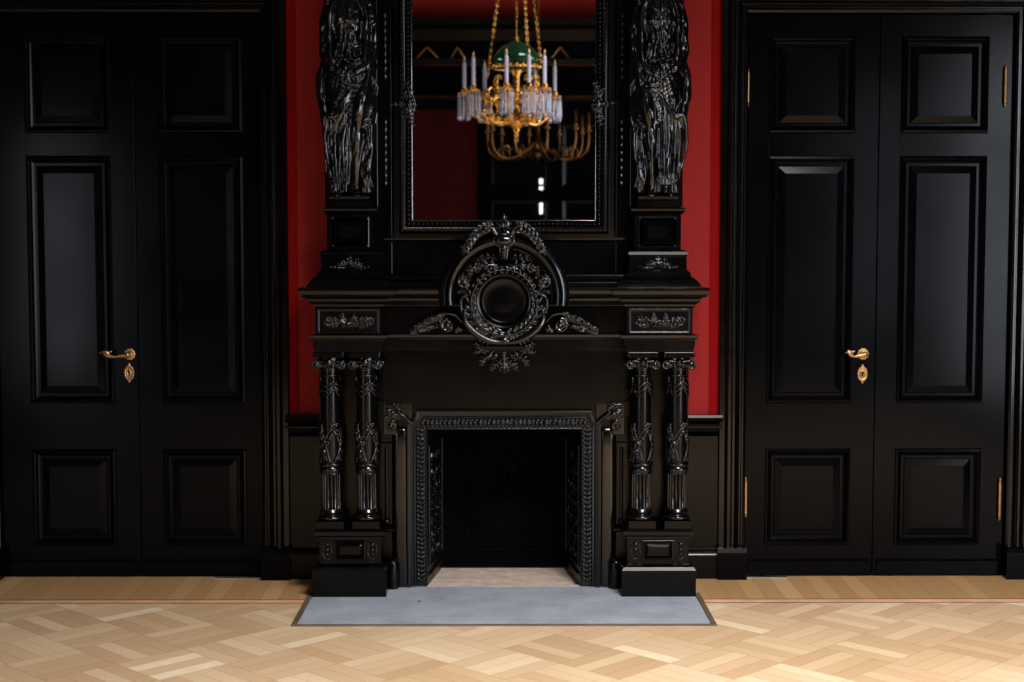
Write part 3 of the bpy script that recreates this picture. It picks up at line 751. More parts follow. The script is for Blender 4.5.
# pendant below the architrave
zP = Zp(348, 6.84)
bm = NB(); sweep(bm, [(-.03, zP - .012), (.0, zP - .012), (.006, zP - .004), (.01, zP + .008), (.004, zP + .012), (-.03, zP + .012)], [(-.085, 6.90), (-.085, 6.83), (.085, 6.83), (.085, 6.90)])
pend = part('pendant_bracket', bm, BLACK)
bm = NB(); yy = 6.868; zE = Zp(375, 6.86)
prism(bm, [(-.10, zP - .01), (.10, zP - .01), (.055, zP - .06), (.012, zE + .01), (0, zE), (-.012, zE + .01), (-.055, zP - .06)], 6.97, 6.88)
for t in (-1, 1):
    scroll(bm, (t * .045, yy, zP - .035), .02, 1.4, .006, PI / 2, -t)
    leaf(bm, (t * .07, yy, zP - .018), PI / 2 - t * 1.2, .075, .026, -.005, t * .5)
    leaf(bm, (t * .06, yy, zP - .035), PI / 2 - t * 1.9, .07, .024, -.005, -t * 1.2)
    leaf(bm, (t * .03, yy, zP - .055), PI / 2 - t * 2.4, .06, .02, -.005, -t * .5)
    leaf(bm, (t * .085, yy, zP - .012), PI / 2 - t * 1.6, .055, .02, -.005, -t * .5)
for q in range(7): ball(bm, (0, yy - .010, zP - .02 - q * .015), (.015 - q * .0013, .012, .011))
for q in range(4): leaf(bm, (0, yy - .004, zP - .04), -PI / 2 + (q - 1.5) * .5, .07, .02, -.004, 0)
part('pendant_carving', bm, CARVE, pend, voxel=.0022)

# ---------------------------------------------------------------- surround of the opening
OX = .425; OZ = Zp(416, 6.95)
bm = NB()
sp_ = [(0, -.02), (0, .004), (.004, .010), (.010, .012), (.014, .010), (.016, .002), (.022, .002), (.026, .012), (.034, .020), (.042, .020), (.044, .010), (.044, -.02)]
def sweep_xz(bm, path, prof, y):
    P = [Vector(p) for p in path]; rings = []
    for a, p in enumerate(P):
        n = []
        if a > 0: d = (p - P[a - 1]).normalized(); n.append(Vector((-d.y, d.x)))
        if a < len(P) - 1: d = (P[a + 1] - p).normalized(); n.append(Vector((-d.y, d.x)))
        mm = (n[0] + n[1]) / (1 + n[0].dot(n[1])) if len(n) == 2 else n[0]
        rings.append([(p.x + mm.x * o, y - pr, p.y + mm.y * o) for o, pr in prof])
    loft(bm, rings)
NR_ = .050
half = [(.424, .012), (.424, OZ - NR_)] + [(.424 - NR_ * math.sin(q * PI / 12) * .8, OZ - NR_ + NR_ * (1 - math.cos(q * PI / 12))) for q in range(1, 7)]
pathxz = [(-x, z_) for x, z_ in half] + [(x, z_) for x, z_ in half[::-1]]
sweep_xz(bm, pathxz, [(-.002, -.02), (-.002, .001), (.002, .003), (.015, .017), (.019, .018), (.021, .012), (.024, .012), (.026, -.02)], 6.972)
part('opening_moulding', bm, CARVE, smooth=35)
for s in (-1, 1):
    a, c = sorted((s * .425, s * .59))
    bm = NB(); box(bm, a, c, 7.0, 7.19, .01, zt + .01)
    box(bm, *sorted((s * .425, s * .60)), 6.99, 7.19, .01, .22)
    part('jamb', bm, BLACK)
    # swelling half-round jamb
    bm = NB(); xr = s * .479
    rings = []
    ztop = Zp(428, 6.96)
    for r, z_ in ((.043, .01), (.043, .10), (.040, .14), (.039, .2), (.0385, ztop - .10), (.0385, ztop - .04), (.036, ztop - .02), (.030, ztop - .006), (.02, ztop)):
        rings.append([(xr + r * 1.08 * math.cos(a_), 6.996 - r * .62 * (1 - abs(math.cos(a_)) ** 4), z_) for a_ in [PI * q / 30 for q in range(31)]])
    loft(bm, rings); part('rounded_jamb', bm, CARVE, smooth=50)
    # narrow reeded pilaster
    bm = NB(); z1_ = Zp(443, 6.98)
    box(bm, *sorted((s * .523, s * .572)), 6.975, 7.19, .30, z1_)
    tube(bm, [(s * .545, 6.975, .33), (s * .545, 6.975, z1_ - .02)], .009, 10); ball(bm, (s * .545, 6.965, .315), .014)
    part('narrow_pilaster', bm, BLACK, bevel=.001)
    bm = NB(); zq = Zp(531, 6.93)
    sweep(bm, [(-.02, zq - .012), (.0, zq - .010), (.012, zq - .002), (.014, zq + .008), (.006, zq + .014), (-.02, zq + .014)], [(s * .548 - .03, 7.1), (s * .548 - .03, 6.95), (s * .548 + .03, 6.95), (s * .548 + .03, 7.1)])
    box(bm, s * .548 - .028, s * .548 + .028, 6.955, 7.1, zq - .13, zq + .01)
    part('side_ledge', bm, BLACK)
    bm = NB(); zk = Zp(562, 6.92); xk = s * .518
    loft(bm, [[(xk + r * math.cos(a_) * .95, 6.955 + r * math.sin(a_), z_) for a_ in [2 * PI * q / 24 for q in range(24)]] for r, z_ in ((.034, .012), (.034, zk - .012), (.031, zk - .002), (.022, zk + .006), (.008, zk + .009))])
    part('side_plinth', bm, BLACK, smooth=50)
    # scroll bracket in the top corner
    bm = NB(); zb4 = Zp(402, 6.95); zb5 = Zp(433, 6.95)
    x0, x1 = s * .425, s * .555
    box(bm, *sorted((x0, s * .56)), 6.972, 7.0, zb5 + .06, zb4)
    box(bm, *sorted((s * .50, s * .56)), 6.965, 7.0, zb5 - .01, zb4)
    scroll(bm, (s * .522, 6.958, zb5 + .03), .024, 1.4, .008, PI / 2, s)
    tube(bm, spline([(s * .545, 6.958, zb4 - .012), (s * .50, 6.955, zb4 - .02), (s * .485, 6.955, zb4 - .05), (s * .455, 6.955, zb4 - .075), (s * .43, 6.958, zb4 - .10)], 6), [.006 + .006 * q / 24 for q in range(25)])
    leaf(bm, (s * .54, 6.958, zb4 - .03), PI / 2 + s * 2.5, .06, .022, -.005, -s * .6)
    leaf(bm, (s * .52, 6.958, zb4 - .015), PI / 2 + s * 1.7, .05, .018, -.005, s * .9)
    ball(bm, (s * .535, 6.955, zb4 - .045), .009); ball(bm, (s * .545, 6.955, zb4 - .07), .008)
    part('corner_bracket', bm, CARVE, voxel=.0024)
    bm = NB(); box(bm, *sorted((s * .49, s * .565)), 6.955, 7.0, zb4 - .006, zb4 + .004)
    part('bracket_fillet', bm, BLACK)

# ================================================================ IRON INSERT
IN = thing('fireplace_insert', 'dark cast iron firebox lining with carved leafy frame inside the black fireplace opening', 'fireplace insert', (0, 7.0, .012))
ix, iz = .356, Zp(430, 6.97)
bm = NB()
frame_sweep(bm, -ix, ix, .013, iz, [(0, -.01), (0, .004), (.006, .010), (.012, .006), (.048, .006), (.054, .014), (.062, .012), (.068, .002), (.068, -.01)], 6.985, bottom=False)
part('frame', bm, IRON, IN, smooth=35)
bm = NB(); rnd = random.Random(21)
def rope(p0, p1, n):
    p0 = Vector(p0); p1 = Vector(p1); d = (p1 - p0) / n; nn = Vector((-d.z, 0, d.x)).normalized()
    for q in range(n):
        c = p0 + d * (q + .5); aa = math.atan2(d.z, d.x)
        for sd in (-1, 1):
            rt = Matrix.Rotation(-(aa + sd * .75), 3, 'Y'); off = nn * sd * .011
            ball(bm, tuple(c + off), (.016, .009, .0065), 8, 5, rt)
        ball(bm, (c.x + rnd.uniform(-.004, .004), c.y - .006, c.z), (.008, .007, .008), 8, 5)
yy = 6.977
for s in (-1, 1): rope((s * .386, yy, .03), (s * .386, yy, iz + .01), 34)
rope((-.386, yy, iz + .030), (.386, yy, iz + .030), 38)
part('carved_border', bm, IRON, IN, voxel=.0024)
bx2 = .305; by = 7.375
for s in (-1, 1):
    bm = NB()
    pts = [(s * ix, 6.985), (s * bx2, by), (s * (bx2 + .03), by), (s * (ix + .03), 6.985)]
    loft(bm, [[(x, y, z_) for x, y in pts] for z_ in (.013, iz + .02)])
    def SP(u_, z_, o=0.0):       # point on the inner side plate
        x = ix + (bx2 - ix) * u_; y = 6.985 + (by - 6.985) * u_
        nx, ny = -(by - 6.985), (bx2 - ix); L = math.hypot(nx, ny)
        return (s * (x + nx / L * o), y + ny / L * o, z_)
    for a, c in ((.06, .94),):
        for z0_, z1_ in ((.10, .66),):
            q4 = [SP(a, z0_, .003), SP(a, z1_, .003), SP(c, z1_, .003), SP(c, z0_, .003), SP(a, z0_, .003)]
            for p, r in zip(q4, q4[1:]): tube(bm, [p, r], .006, 6)
    q4 = [SP(.0, .06, .004), SP(.98, .06, .004)]; tube(bm, q4, .008, 6)
    rq = random.Random(8)
    for zi in range(7):
        z_ = .15 + zi * .075
        for sg, uc in ((1, .32), (-1, .68)):
            P = []
            for q in range(19):
                t_ = q / 18; an = sg * (.8 + 2 * PI * 1.4 * t_) + zi; r_ = (1 - .8 * t_)
                P.append(SP(uc + .13 * r_ * math.cos(an), z_ + .030 * r_ * math.sin(an), .003))
            tube(bm, P, [.005 - .002 * q / 18 for q in range(19)], 5)
        for q in range(5): ball(bm, SP(rq.uniform(.15, .85), z_ + rq.uniform(-.035, .035), .004), rq.uniform(.004, .009), 6, 4)
    part('side_plate', bm, IROND, IN)
bm = NB(); box(bm, -bx2 - .03, bx2 + .03, by, by + .03, .013, iz + .02)
cz = Zp(475, 7.37)
for sc_ in (1.0, .86):
    tube(bm, [(.084 * sc_ * math.cos(a * PI / 24), by - .002, cz + .128 * sc_ * math.sin(a * PI / 24)) for a in range(49)], .007 if sc_ == 1 else .004, 6)
q4 = [(-.204, by, .10), (-.204, by, .66), (.204, by, .66), (.204, by, .10), (-.204, by, .10)]
for p, r in zip(q4, q4[1:]): tube(bm, [p, r], .008, 6)
q4 = [(-.19, by, .12), (-.19, by, .64), (.19, by, .64), (.19, by, .12), (-.19, by, .12)]
for p, r in zip(q4, q4[1:]): tube(bm, [p, r], .004, 6)
for t in (-1, 1):
    scroll(bm, (t * .13, by - .004, .60), .03, 1.5, .007, 0, t); scroll(bm, (t * .14, by - .004, .22), .035, 1.5, .007, 0, -t)
    for q in range(4): tube(bm, [(t * (.11 + .022 * q), by, .30), (t * (.11 + .022 * q), by, .44)], .005, 6)
    box(bm, *sorted((t * .10, t * .19)), by - .008, by, .285, .30); box(bm, *sorted((t * .10, t * .19)), by - .008, by, .44, .455)
# small standing figure in relief in the oval
tube(bm, [(0, by - .004, cz - .08), (.004, by - .008, cz - .03), (0, by - .01, cz + .01), (0, by - .008, cz + .035)], [.022, .017, .013, .008], 8)
ball(bm, (0, by - .008, cz + .052), (.010, .008, .013)); tube(bm, [(.008, by - .006, cz + .03), (.03, by - .006, cz + .005), (.026, by - .006, cz - .03)], .005, 6)
tube(bm, [(-.008, by - .006, cz + .03), (-.028, by - .006, cz + .01), (-.02, by - .006, cz + .035)], .005, 6); box(bm, -.04, .04, by - .01, by, cz - .098, cz - .08)
part('back_plate', bm, SOOT, IN)
bm = NB(); box(bm, -ix - .04, ix + .04, 6.99, by + .03, iz + .02, iz + .05); part('top_plate', bm, SOOT, IN)
bm = NB()
bm.free()
for s in (-1, 1):
    bm = NB(); box(bm, *sorted((s * (ix + .031), s * .424)), 6.99, 7.2, .013, iz + .02); part('side_lining', bm, SOOT, IN)

# ================================================================ OVERMANTEL
OM = thing('overmantel', 'black panelled overmantel standing on the mantel shelf and framing the mirror', 'overmantel', (0, 7.1, T + .006))
TOPZ = 3.25
Z0 = T + .006
bm = NB()
box(bm, -.60, -.52, 7.06, 7.2, Z0, TOPZ); box(bm, .52, .60, 7.06, 7.2, Z0, TOPZ); box(bm, -.52, .52, 7.06, 7.2, Z0, Zp(232, 7.05)); box(bm, -.52, .52, 7.10, 7.2, 1.6, TOPZ)
part('back_panel', bm, BLACK, OM, bevel=.002)
bm = NB(); w = Zp(240, 7.03)
sweep(bm, [(-.02, w - .012), (.0, w - .010), (.012, w), (.014, w + .008), (.0, w + .012), (-.02, w + .012)], [(-.56, 7.06), (.56, 7.06)])
for pz, o in ((276, .03), (283, .06)):
    zz = Zp(pz, 6.98)
    sweep(bm, [(-.02, Z0), (o + .014, Z0), (o + .014, zz - .014), (o + .004, zz), (o - .008, zz + .004), (-.02, zz + .01)], [(-.575, 7.04), (.575, 7.04)])
part('base_moulding', bm, BLACK, OM)
for s in (-1, 1):
    c = s * .703
    bm = NB(); box(bm, c - .122, c + .122, 7.02, 7.2, Zp(207, 7.0), TOPZ)
    part('pilaster', bm, BLACK, OM, bevel=.003)
    # narrow carved strip beside the pilaster (drops of husks)
    xx = s * .548
    for k0 in (3, 17, 31):
        bm = NB(); tube(bm, [(xx, 7.062, 1.77 + k0 * .035), (xx, 7.062, 1.79 + (k0 + 8) * .035)], .004, 6)
        for q in range(9): ball(bm, (xx, 7.06, 1.78 + (k0 + q) * .035), (.009, .008, .015), 8, 5)
        part('husk_drop', bm, CARVE, OM)
    # pedestal: flared foot, carved block, moulded die and cap
    z1 = Zp(277, 6.90); z2 = Zp(272.5, 6.90); z3 = Zp(256, 6.92); z4 = Zp(250, 6.92); z5 = Zp(214, 6.93); z6 = Zp(207.5, 6.92)
    pth = [(c - .112, 7.19), (c - .112, 6.94), (c + .112, 6.94), (c + .112, 7.19)]
    bm = NB()
    pr = [(-.05, Z0), (.078, Z0), (.076, Z0 + .010), (.060, z1 - .014), (.050, z1 - .006), (.040, z1), (.036, z1 + .004), (.034, z2), (.026, z2 + .006), (.020, z2 + .012), (.018, z3 - .004), (.020, z3), (.026, z3 + .006), (.020, z4 - .008), (.008, z4), (-.05, z4)]
    sweep(bm, pr, pth); box(bm, c - .10, c + .10, 6.96, 7.19, Z0, z4)
    foot = part('statue_pedestal_foot', bm, BLACK, OM)
    bm = NB(); rnd = random.Random(9); zc_ = (z2 + z3) / 2 + .004; yf = 6.924
    for t in (-1, 1):
        leaf(bm, (c, yf, zc_ - .02), PI / 2 - t * .35, .05, .018, -.004, t * 1.0)
        leaf(bm, (c, yf, zc_ - .01), PI / 2 - t * 1.2, .055, .018, -.004, -t * .8)
        leaf(bm, (c + t * .02, yf, zc_ - .02), PI / 2 - t * 1.6, .07, .014, -.004, t * .3)
        scroll(bm, (c + t * .03, yf - .003, zc_ + .012), .012, 1.2, .0035, 0, t)
    ball(bm, (c, yf - .004, zc_), .011)
    part('foliage_carving', bm, CARVE, foot, voxel=.002)
    bm = NB(); box(bm, c - .106, c + .106, 6.942, 7.19, z4 - .002, z5)
    nest(bm, c - .088, c + .088, z4 + .012, z5 - .012, [(0, 6.936), (.004, 6.934), (.008, 6.942), (.016, 6.942), (.020, 6.936), (.042, 6.915), (.046, 6.915)], 6.95)
    for tx in (-1, 1):
        for tz in (0, 1): ball(bm, (c + tx * .080, 6.938, (z4 + .02) if tz == 0 else (z5 - .02)), .007, 8, 5)
    part('statue_pedestal', bm, BLACK, OM)
    bm = NB(); sweep(bm, [(-.05, z5 - .003), (.0, z5 - .003), (.006, z5 + .004), (.016, z5 + .014), (.018, z6 - .006), (.010, z6), (-.05, z6)], [(c - .108, 7.19), (c - .108, 6.938), (c + .108, 6.938), (c + .108, 7.19)])
    box(bm, c - .09, c + .09, 6.96, 7.19, z5, z6)
    part('statue_pedestal_cap', bm, BLACK, OM)
bm = NB()
sweep(bm, [(-.03, TOPZ), (.0, TOPZ), (.01, TOPZ + .03), (.03, TOPZ + .04), (.05, TOPZ + .09), (.08, TOPZ + .12), (.085, TOPZ + .15), (-.03, TOPZ + .15)], [(-.83, 7.19), (-.83, 6.98), (.83, 6.98), (.83, 7.19)])
box(bm, -.82, .82, 6.99, 7.19, TOPZ, TOPZ + .15)
part('crown_moulding', bm, BLACK, OM)

# ---------------------------------------------------------------- mirror
gx0 = Xp(413, 200, 7.05); gx1 = -gx0; gz0 = Zp(220, 7.05); gz1 = 3.02
MI = thing('mirror', 'tall mirror in a black beaded frame above the fireplace, reflecting a chandelier', 'mirror', (0, 7.08, gz0))
bm = NB(); box(bm, gx0 - .01, gx1 + .01, 7.05, 7.07, gz0 - .01, gz1 + .01); part('mirror_glass', bm, MIRR, MI)
bm = NB()
frame_sweep(bm, gx0, gx1, gz0, gz1, [(0, -.05), (0, .004), (.003, .012), (.008, .014), (.012, .010), (.014, .004), (.026, .004), (.030, .014), (.036, .020), (.046, .024), (.054, .020), (.060, .010), (.064, .010), (.066, .002), (.088, -.002), (.09, -.05)], 7.045)
part('frame', bm, BLACK, MI, smooth=40)
bm = NB()
def beads(off, r, step, pr, elong=1.0):
    L = [((gx0 - off, gz0 - off), (gx0 - off, gz1 + off)), ((gx1 + off, gz0 - off), (gx1 + off, gz1 + off)), ((gx0 - off, gz0 - off), (gx1 + off, gz0 - off)), ((gx0 - off, gz1 + off), (gx1 + off, gz1 + off))]
    for (xa, za2), (xb, zb5_) in L:
        n = int(math.hypot(xb - xa, zb5_ - za2) / step)
        for q in range(n + 1):
            t = q / n; ver = abs(xb - xa) < 1e-6
            ball(bm, (xa + (xb - xa) * t, 7.045 - pr, za2 + (zb5_ - za2) * t), (r, r, r * elong) if ver else (r * elong, r, r), 8, 5)
beads(.019, .0088, .021, .009, 1.1)
part('bead_row', bm, BLACK, MI, smooth=180)
bm = NB(); rnd = random.Random(4)
def leafrow(off, step):
    L = [((gx0 - off, gz0 - off), (gx0 - off, gz1 + off)), ((gx1 + off, gz0 - off), (gx1 + off, gz1 + off)), ((gx0 - off, gz0 - off), (gx1 + off, gz0 - off))]
    for (xa, za2), (xb, zb5_) in L:
        n = int(math.hypot(xb - xa, zb5_ - za2) / step); ver = abs(xb - xa) < 1e-6
        for q in range(n + 1):
            t = q / n
            for sd in (-1, 1):
                rt = Matrix.Rotation((0 if not ver else PI / 2) + sd * .7, 3, 'Y')
                c_ = (xa + (xb - xa) * t + (sd * .006 if ver else 0), 7.024, za2 + (zb5_ - za2) * t + (0 if ver else sd * .006))
                ball(bm, c_, (.008, .004, .003), 6, 4, rt)
leafrow(.046, .02)
part('leaf_row', bm, CARVE, MI, smooth=180)
for s in (-1, 1):
    bm = NB(); xx = s * (abs(gx0) + .012); zz = Zp(104, 7.03)
    ball(bm, (xx, 7.02, zz), (.018, .016, .026))
    for q in range(8):
        a = q * PI / 4; ball(bm, (xx + .02 * math.cos(a), 7.024, zz + .03 * math.sin(a)), (.009, .010, .012))
    for t in (-1, 1):
        leaf(bm, (xx, 7.026, zz + t * .02), t * PI / 2, .08, .024, -.004, .4)
        scroll(bm, (xx + s * .02, 7.026, zz + t * .055), .016, 1.3, .005, 0, t)
    leaf(bm, (xx, 7.026, zz), 0 if s > 0 else PI, .09, .02, -.003, .2)
    part('side_ornament', bm, CARVE, MI, voxel=.0024)

# ================================================================ STATUES
def statue(s, label):
    zb6 = Zp(207.5, 6.92); c = s * .703
    base = (c, 6.99, zb6)
    R = thing('caryatid_statue', label, 'statue', base, 'carved statues flanking the mirror')
    def loc(name, bm, m, **kw):
        return mesh_ob(name, bm, m, R, **kw)
    bm = NB(); loft(bm, [[(x, y, z) for x, y in ((-w, -w + .02), (w, -w + .02), (w, .03), (-w, .03))] for w, z in ((.098, 0), (.098, .03), (.09, .038), (.092, .05))])
    loc('statue_base', bm, BLACK)
    bm = NB(); rnd = random.Random(31)
    z0 = .045; H_ = 1.10
    def Z(t): return z0 + t * H_
    m_ = s       # mirror sign: the free leg is the one nearer the mirror
    def T3(P, r, n=10):
        Q = spline([tuple(p) + (q,) for p, q in zip(P, r)], 5); tube(bm, [q[:3] for q in Q], [max(q[3], .002) for q in Q], n)
    # torso and head
    rings = []
    for t, rx, ry, oy in ((.43, .080, .060, 0), (.48, .088, .066, 0), (.53, .084, .062, 0), (.58, .070, .054, 0), (.62, .064, .05, -.002), (.67, .070, .056, -.006), (.72, .082, .066, -.010), (.77, .086, .060, -.006), (.81, .088, .048, 0), (.835, .06, .036, .002), (.85, .034, .03, .003), (.885, .026, .028, .0)):
        rings.append([(rx * math.cos(a), oy - .03 + ry * math.sin(a), Z(t)) for a in [2 * PI * q / 24 for q in range(24)]])
    loft(bm, rings)
    for t in (-1, 1): ball(bm, (t * .036, -.085, Z(.725)), (.028, .024, .028))
    ball(bm, (0, -.036, Z(.93)), (.043, .052, .062), 16, 12)
    ball(bm, (0, -.086, Z(.925)), (.006, .010, .013)); ball(bm, (0, -.078, Z(.902)), (.014, .008, .006)); ball(bm, (0, -.078, Z(.885)), (.013, .010, .010))
    for t in (-1, 1):
        ball(bm, (t * .016, -.079, Z(.936)), (.008, .005, .005)); tube(bm, [(t * .007, -.085, Z(.948)), (t * .027, -.078, Z(.947))], .003, 5)
        ball(bm, (t * .043, -.03, Z(.925)), (.006, .011, .015))
    for q in range(34):
        a = rnd.uniform(-.3, PI + .3); e = rnd.uniform(.1, 1.3)
        ball(bm, (.046 * math.cos(a) * math.cos(e), -.03 + .05 * math.sin(a) * math.cos(e), Z(.935) + .058 * math.sin(e)), (.016, .014, .010))
    for t in (-1, 1): T3([(t * .04, -.03, Z(.92)), (t * .046, -.03, Z(.87)), (t * .05, -.06, Z(.82))], [.014, .013, .006])
    # arms folded towards the sash
    for t in (-1, 1):
        T3([(t * .088, -.025, Z(.80)), (t * .112, -.028, Z(.74)), (t * .122, -.032, Z(.64)), (t * .122, -.045, Z(.585)), (t * .085, -.092, Z(.535)), (t * .038, -.118, Z(.505))], [.028, .027, .023, .021, .019, .013])
        hx = t * .022; hz = Z(.497); ball(bm, (hx, -.122, hz), (.018, .011, .012))
        for q in range(4):
            T3([(hx - t * .008, -.126, hz + .008 - q * .006), (hx - t * .024, -.130, hz + .003 - q * .007), (hx - t * .034, -.124, hz - .006 - q * .007)], [.0042, .004, .003], 6)
        T3([(hx + t * .004, -.124, hz + .010), (hx - t * .006, -.130, hz + .018), (hx - t * .016, -.130, hz + .016)], [.0045, .0042, .003], 6)
    # legs
    T3([(-m_ * .042, -.04, Z(.46)), (-m_ * .048, -.085, Z(.36)), (-m_ * .042, -.105, Z(.265)), (-m_ * .038, -.088, Z(.16)), (-m_ * .034, -.072, Z(.05)), (-m_ * .034, -.070, Z(.02))], [.048, .044, .031, .027, .016, .015])
    T3([(-m_ * .034, -.062, Z(.015)), (-m_ * .036, -.09, Z(.018)), (-m_ * .04, -.118, Z(.008))], [.017, .015, .009])
    for q in range(5): ball(bm, (-m_ * .04 + (q - 2) * .0065, -.125, Z(.006)), (.004, .008, .005))
    T3([(m_ * .045, -.03, Z(.46)), (m_ * .05, -.05, Z(.3)), (m_ * .05, -.045, Z(.15)), (m_ * .05, -.045, Z(.02))], [.05, .045, .032, .024])
    T3([(m_ * .05, -.045, Z(.015)), (m_ * .055, -.09, Z(.012)), (m_ * .058, -.115, Z(.006))], [.017, .014, .008])
    # skirt shell with folds
    NR, NA = 60, 150
    ph = [rnd.uniform(0, 6.28) for _ in range(6)]
    rings = []
    for a_ in range(NR + 1):
        t = a_ / NR; zt_ = Z(.50 - .48 * t); ring = []
        rx = .104 + .036 * math.sin(PI * min(t * 1.7, 1)) * (1 - .6 * t) - .012 * t; ry = .070 + .02 * math.sin(PI * min(t * 1.5, 1)) - .010 * t
        for q in range(NA):
            an = 2 * PI * q / NA
            amp = .004 + .012 * min(1, t * 2)
            f_ = math.sin(11 * an + ph[0] + 2.2 * t) * .6 + math.sin(17 * an + ph[1] - 3 * t) * .4 + math.sin(5 * an + ph[2] + 4 * t) * .5
            r_ = 1 + 0
            x = rx * math.cos(an); y = -.03 + ry * math.sin(an)
            # opening that bares the shin of the free leg
            d_ = math.exp(-((x + m_ * .038) / .026) ** 2) if math.sin(an) < 0 else 0
            cut = d_ * max(0, min(1, (t - .42) / .12))
            k_ = 1 + amp * f_ / .09
            ring.append((x * k_, -.03 + (ry * math.sin(an)) * k_ * (1 - .75 * cut), zt_))
        rings.append(ring)
    loft(bm, rings)
    # mantle round the shoulders and upper arms, filling between arm and body
    for t in (-1, 1):
        for q in range(8):
            u_ = q / 7
            P = [(t * (.05 + .04 * u_), -.06 + .03 * u_, Z(.83)), (t * (.085 + .025 * u_), -.075 + .05 * u_, Z(.76)), (t * (.088 + .024 * u_ + .006 * math.sin(q * 2)), -.078 + .06 * u_, Z(.68)), (t * (.084 + .030 * u_), -.082 + .06 * u_, Z(.60)), (t * (.078 + .05 * u_), -.10 + .06 * u_, Z(.53))]
            T3(P, [.009, .012, .012, .012, .010], 7)
    for q in range(13):                # bunched cloth fanning over hips
        u_ = q / 6 - 1; sg = -m_
        P = [(u_ * .06, -.105 + abs(u_) * .02, Z(.545)), (u_ * .095 + sg * .01, -.118 + abs(u_) * .045, Z(.505)), (u_ * .118 + sg * .018, -.112 + abs(u_) * .06, Z(.455)), (u_ * .122 + sg * .012 + rnd.uniform(-.01, .01), -.105 + abs(u_) * .06, Z(.41))]
        T3(P, [.004, .008, .009, .004], 7)
    # drawn-up cloth over the free thigh and big tumbling folds
    T3([(-m_ * .085, -.075, Z(.47)), (-m_ * .07, -.115, Z(.40)), (-m_ * .055, -.128, Z(.335)), (-m_ * .052, -.12, Z(.27))], [.028, .034, .030, .016])
    for q in range(7):
        x0 = m_ * (.02 + .015 * q)
        T3([(-m_ * .03, -.118, Z(.45 - .006 * q)), (x0 * .6, -.126, Z(.40 - .012 * q)), (x0, -.12, Z(.33)), (x0 * 1.1 + rnd.uniform(-.01, .01), -.114 + .02 * q / 6, Z(.22)), (x0 * .95 + rnd.uniform(-.012, .012), -.118 + .03 * q / 6, Z(.10 - .01 * (q % 3)))], [.005, .010, .011, .010, .004], 7)
    for q in range(5):
        x0 = -m_ * (.075 + .009 * q)
        T3([(x0, -.10, Z(.33)), (x0 * 1.06 + rnd.uniform(-.008, .008), -.095, Z(.22)), (x0 * .9, -.10, Z(.1)), (x0 * 1.1, -.10, Z(.04))], [.010, .011, .010, .005], 7)
    # swags of the hip cloth
    for q in range(9):
        zc_ = Z(.475 - .011 * q); sag = .015 + .012 * q; of = -m_ * (.02 + .004 * q)
        P = []
        for e in range(9):
            u_ = e / 8 * 2 - 1; P.append((u_ * (.108 + .003 * q) + of * (1 - u_ * u_), -.035 - .085 * math.sqrt(max(0, 1 - u_ * u_ * .93)), zc_ - sag * (1 - u_ * u_) + u_ * m_ * .03 + .03 * u_ * u_))
        tube(bm, P, [.004 + .006 * math.sin(PI * e / 8) for e in range(9)], 7)
    for q in range(7):                 # sash across the belly
        P = [(u_ * .085, -.04 - .06 * math.sqrt(1 - u_ * u_ * .9), Z(.52) + .006 * q - .012 * (1 - u_ * u_) + .004 * math.sin(q * 2 + u_ * 4)) for u_ in [e / 4 - 1 for e in range(9)]]
        if q % 2 == 0: tube(bm, P, .0055, 6)
    # cloak falling at the outer hip
    for q in range(11):
        u_ = q / 10; x0 = s * (.128 - .02 * u_); y0 = -.01 - .075 * u_
        P = [(s * .112, y0 * .7, Z(.60 - .01 * q)), (x0 + s * .018, y0, Z(.52)), (x0 + s * .022, y0 - .006, Z(.44)), (x0 + s * .006 * math.sin(q), y0 - .008, Z(.33)), (x0 - s * .012 + s * .004 * math.sin(q * 3), y0, Z(.2)), (x0 - s * .020, y0, Z(.06 + .05 * u_))]
        T3(P, [.008, .013, .014, .011, .009, .005], 7)
    for q in range(6):
        u_ = q / 5; x0 = -s * (.118 - .03 * u_); y0 = -.02 - .085 * u_
        P = [(-s * .11, y0 * .8, Z(.56)), (x0 - s * .004, y0, Z(.46)), (x0 + s * .004, y0, Z(.34)), (x0 + s * .012 * math.sin(q + 1), y0 - .01, Z(.24)), (x0 + s * .02, y0, Z(.12 + .03 * q))]
        T3(P, [.007, .011, .010, .008, .004], 7)
    for q in range(14):                # thin folds down the front
        x0 = -.07 + q * .0105
        if abs(x0 + m_ * .038) < .026: continue
        P = [(x0 * .8, -.118 + abs(x0) * .25, Z(.42)), (x0 + rnd.uniform(-.012, .012), -.112 + abs(x0) * .25, Z(.3)), (x0 + rnd.uniform(-.01, .01), -.106 + abs(x0) * .3, Z(.18)), (x0 * 1.1, -.11 + abs(x0) * .3, Z(.05))]
        T3(P, [.003, .006, .0065, .005], 6)
    # bodice folds and girdle
    for q in range(11):
        x0 = -.075 + q * .015
        T3([(x0 * .95, -.075 + abs(x0) * .35, Z(.81)), (x0 * 1.05, -.094 + abs(x0) * .35, Z(.73)), (x0 * .8, -.086 + abs(x0) * .35, Z(.65)), (x0 * .9 + .008 * math.sin(q * 2), -.09 + abs(x0) * .35, Z(.575))], [.004, .005, .006, .007], 6)
    for e in (.63, .638): tube(bm, [(.068 * math.cos(a * PI / 12), -.032 + .056 * math.sin(a * PI / 12), Z(e)) for a in range(25)], .005, 6)
    for q in range(26):
        a = 2 * PI * q / 26; ball(bm, (.096 * math.cos(a), -.032 + .078 * math.sin(a), Z(.562) + .005 * math.sin(q * 2.3)), (.012, .012, .009))
    for q in range(24):
        t = -1 if q % 2 else 1
        ball(bm, (t * rnd.uniform(.085, .115), rnd.uniform(-.07, -.02), Z(rnd.uniform(.70, .82))), rnd.uniform(.010, .017))
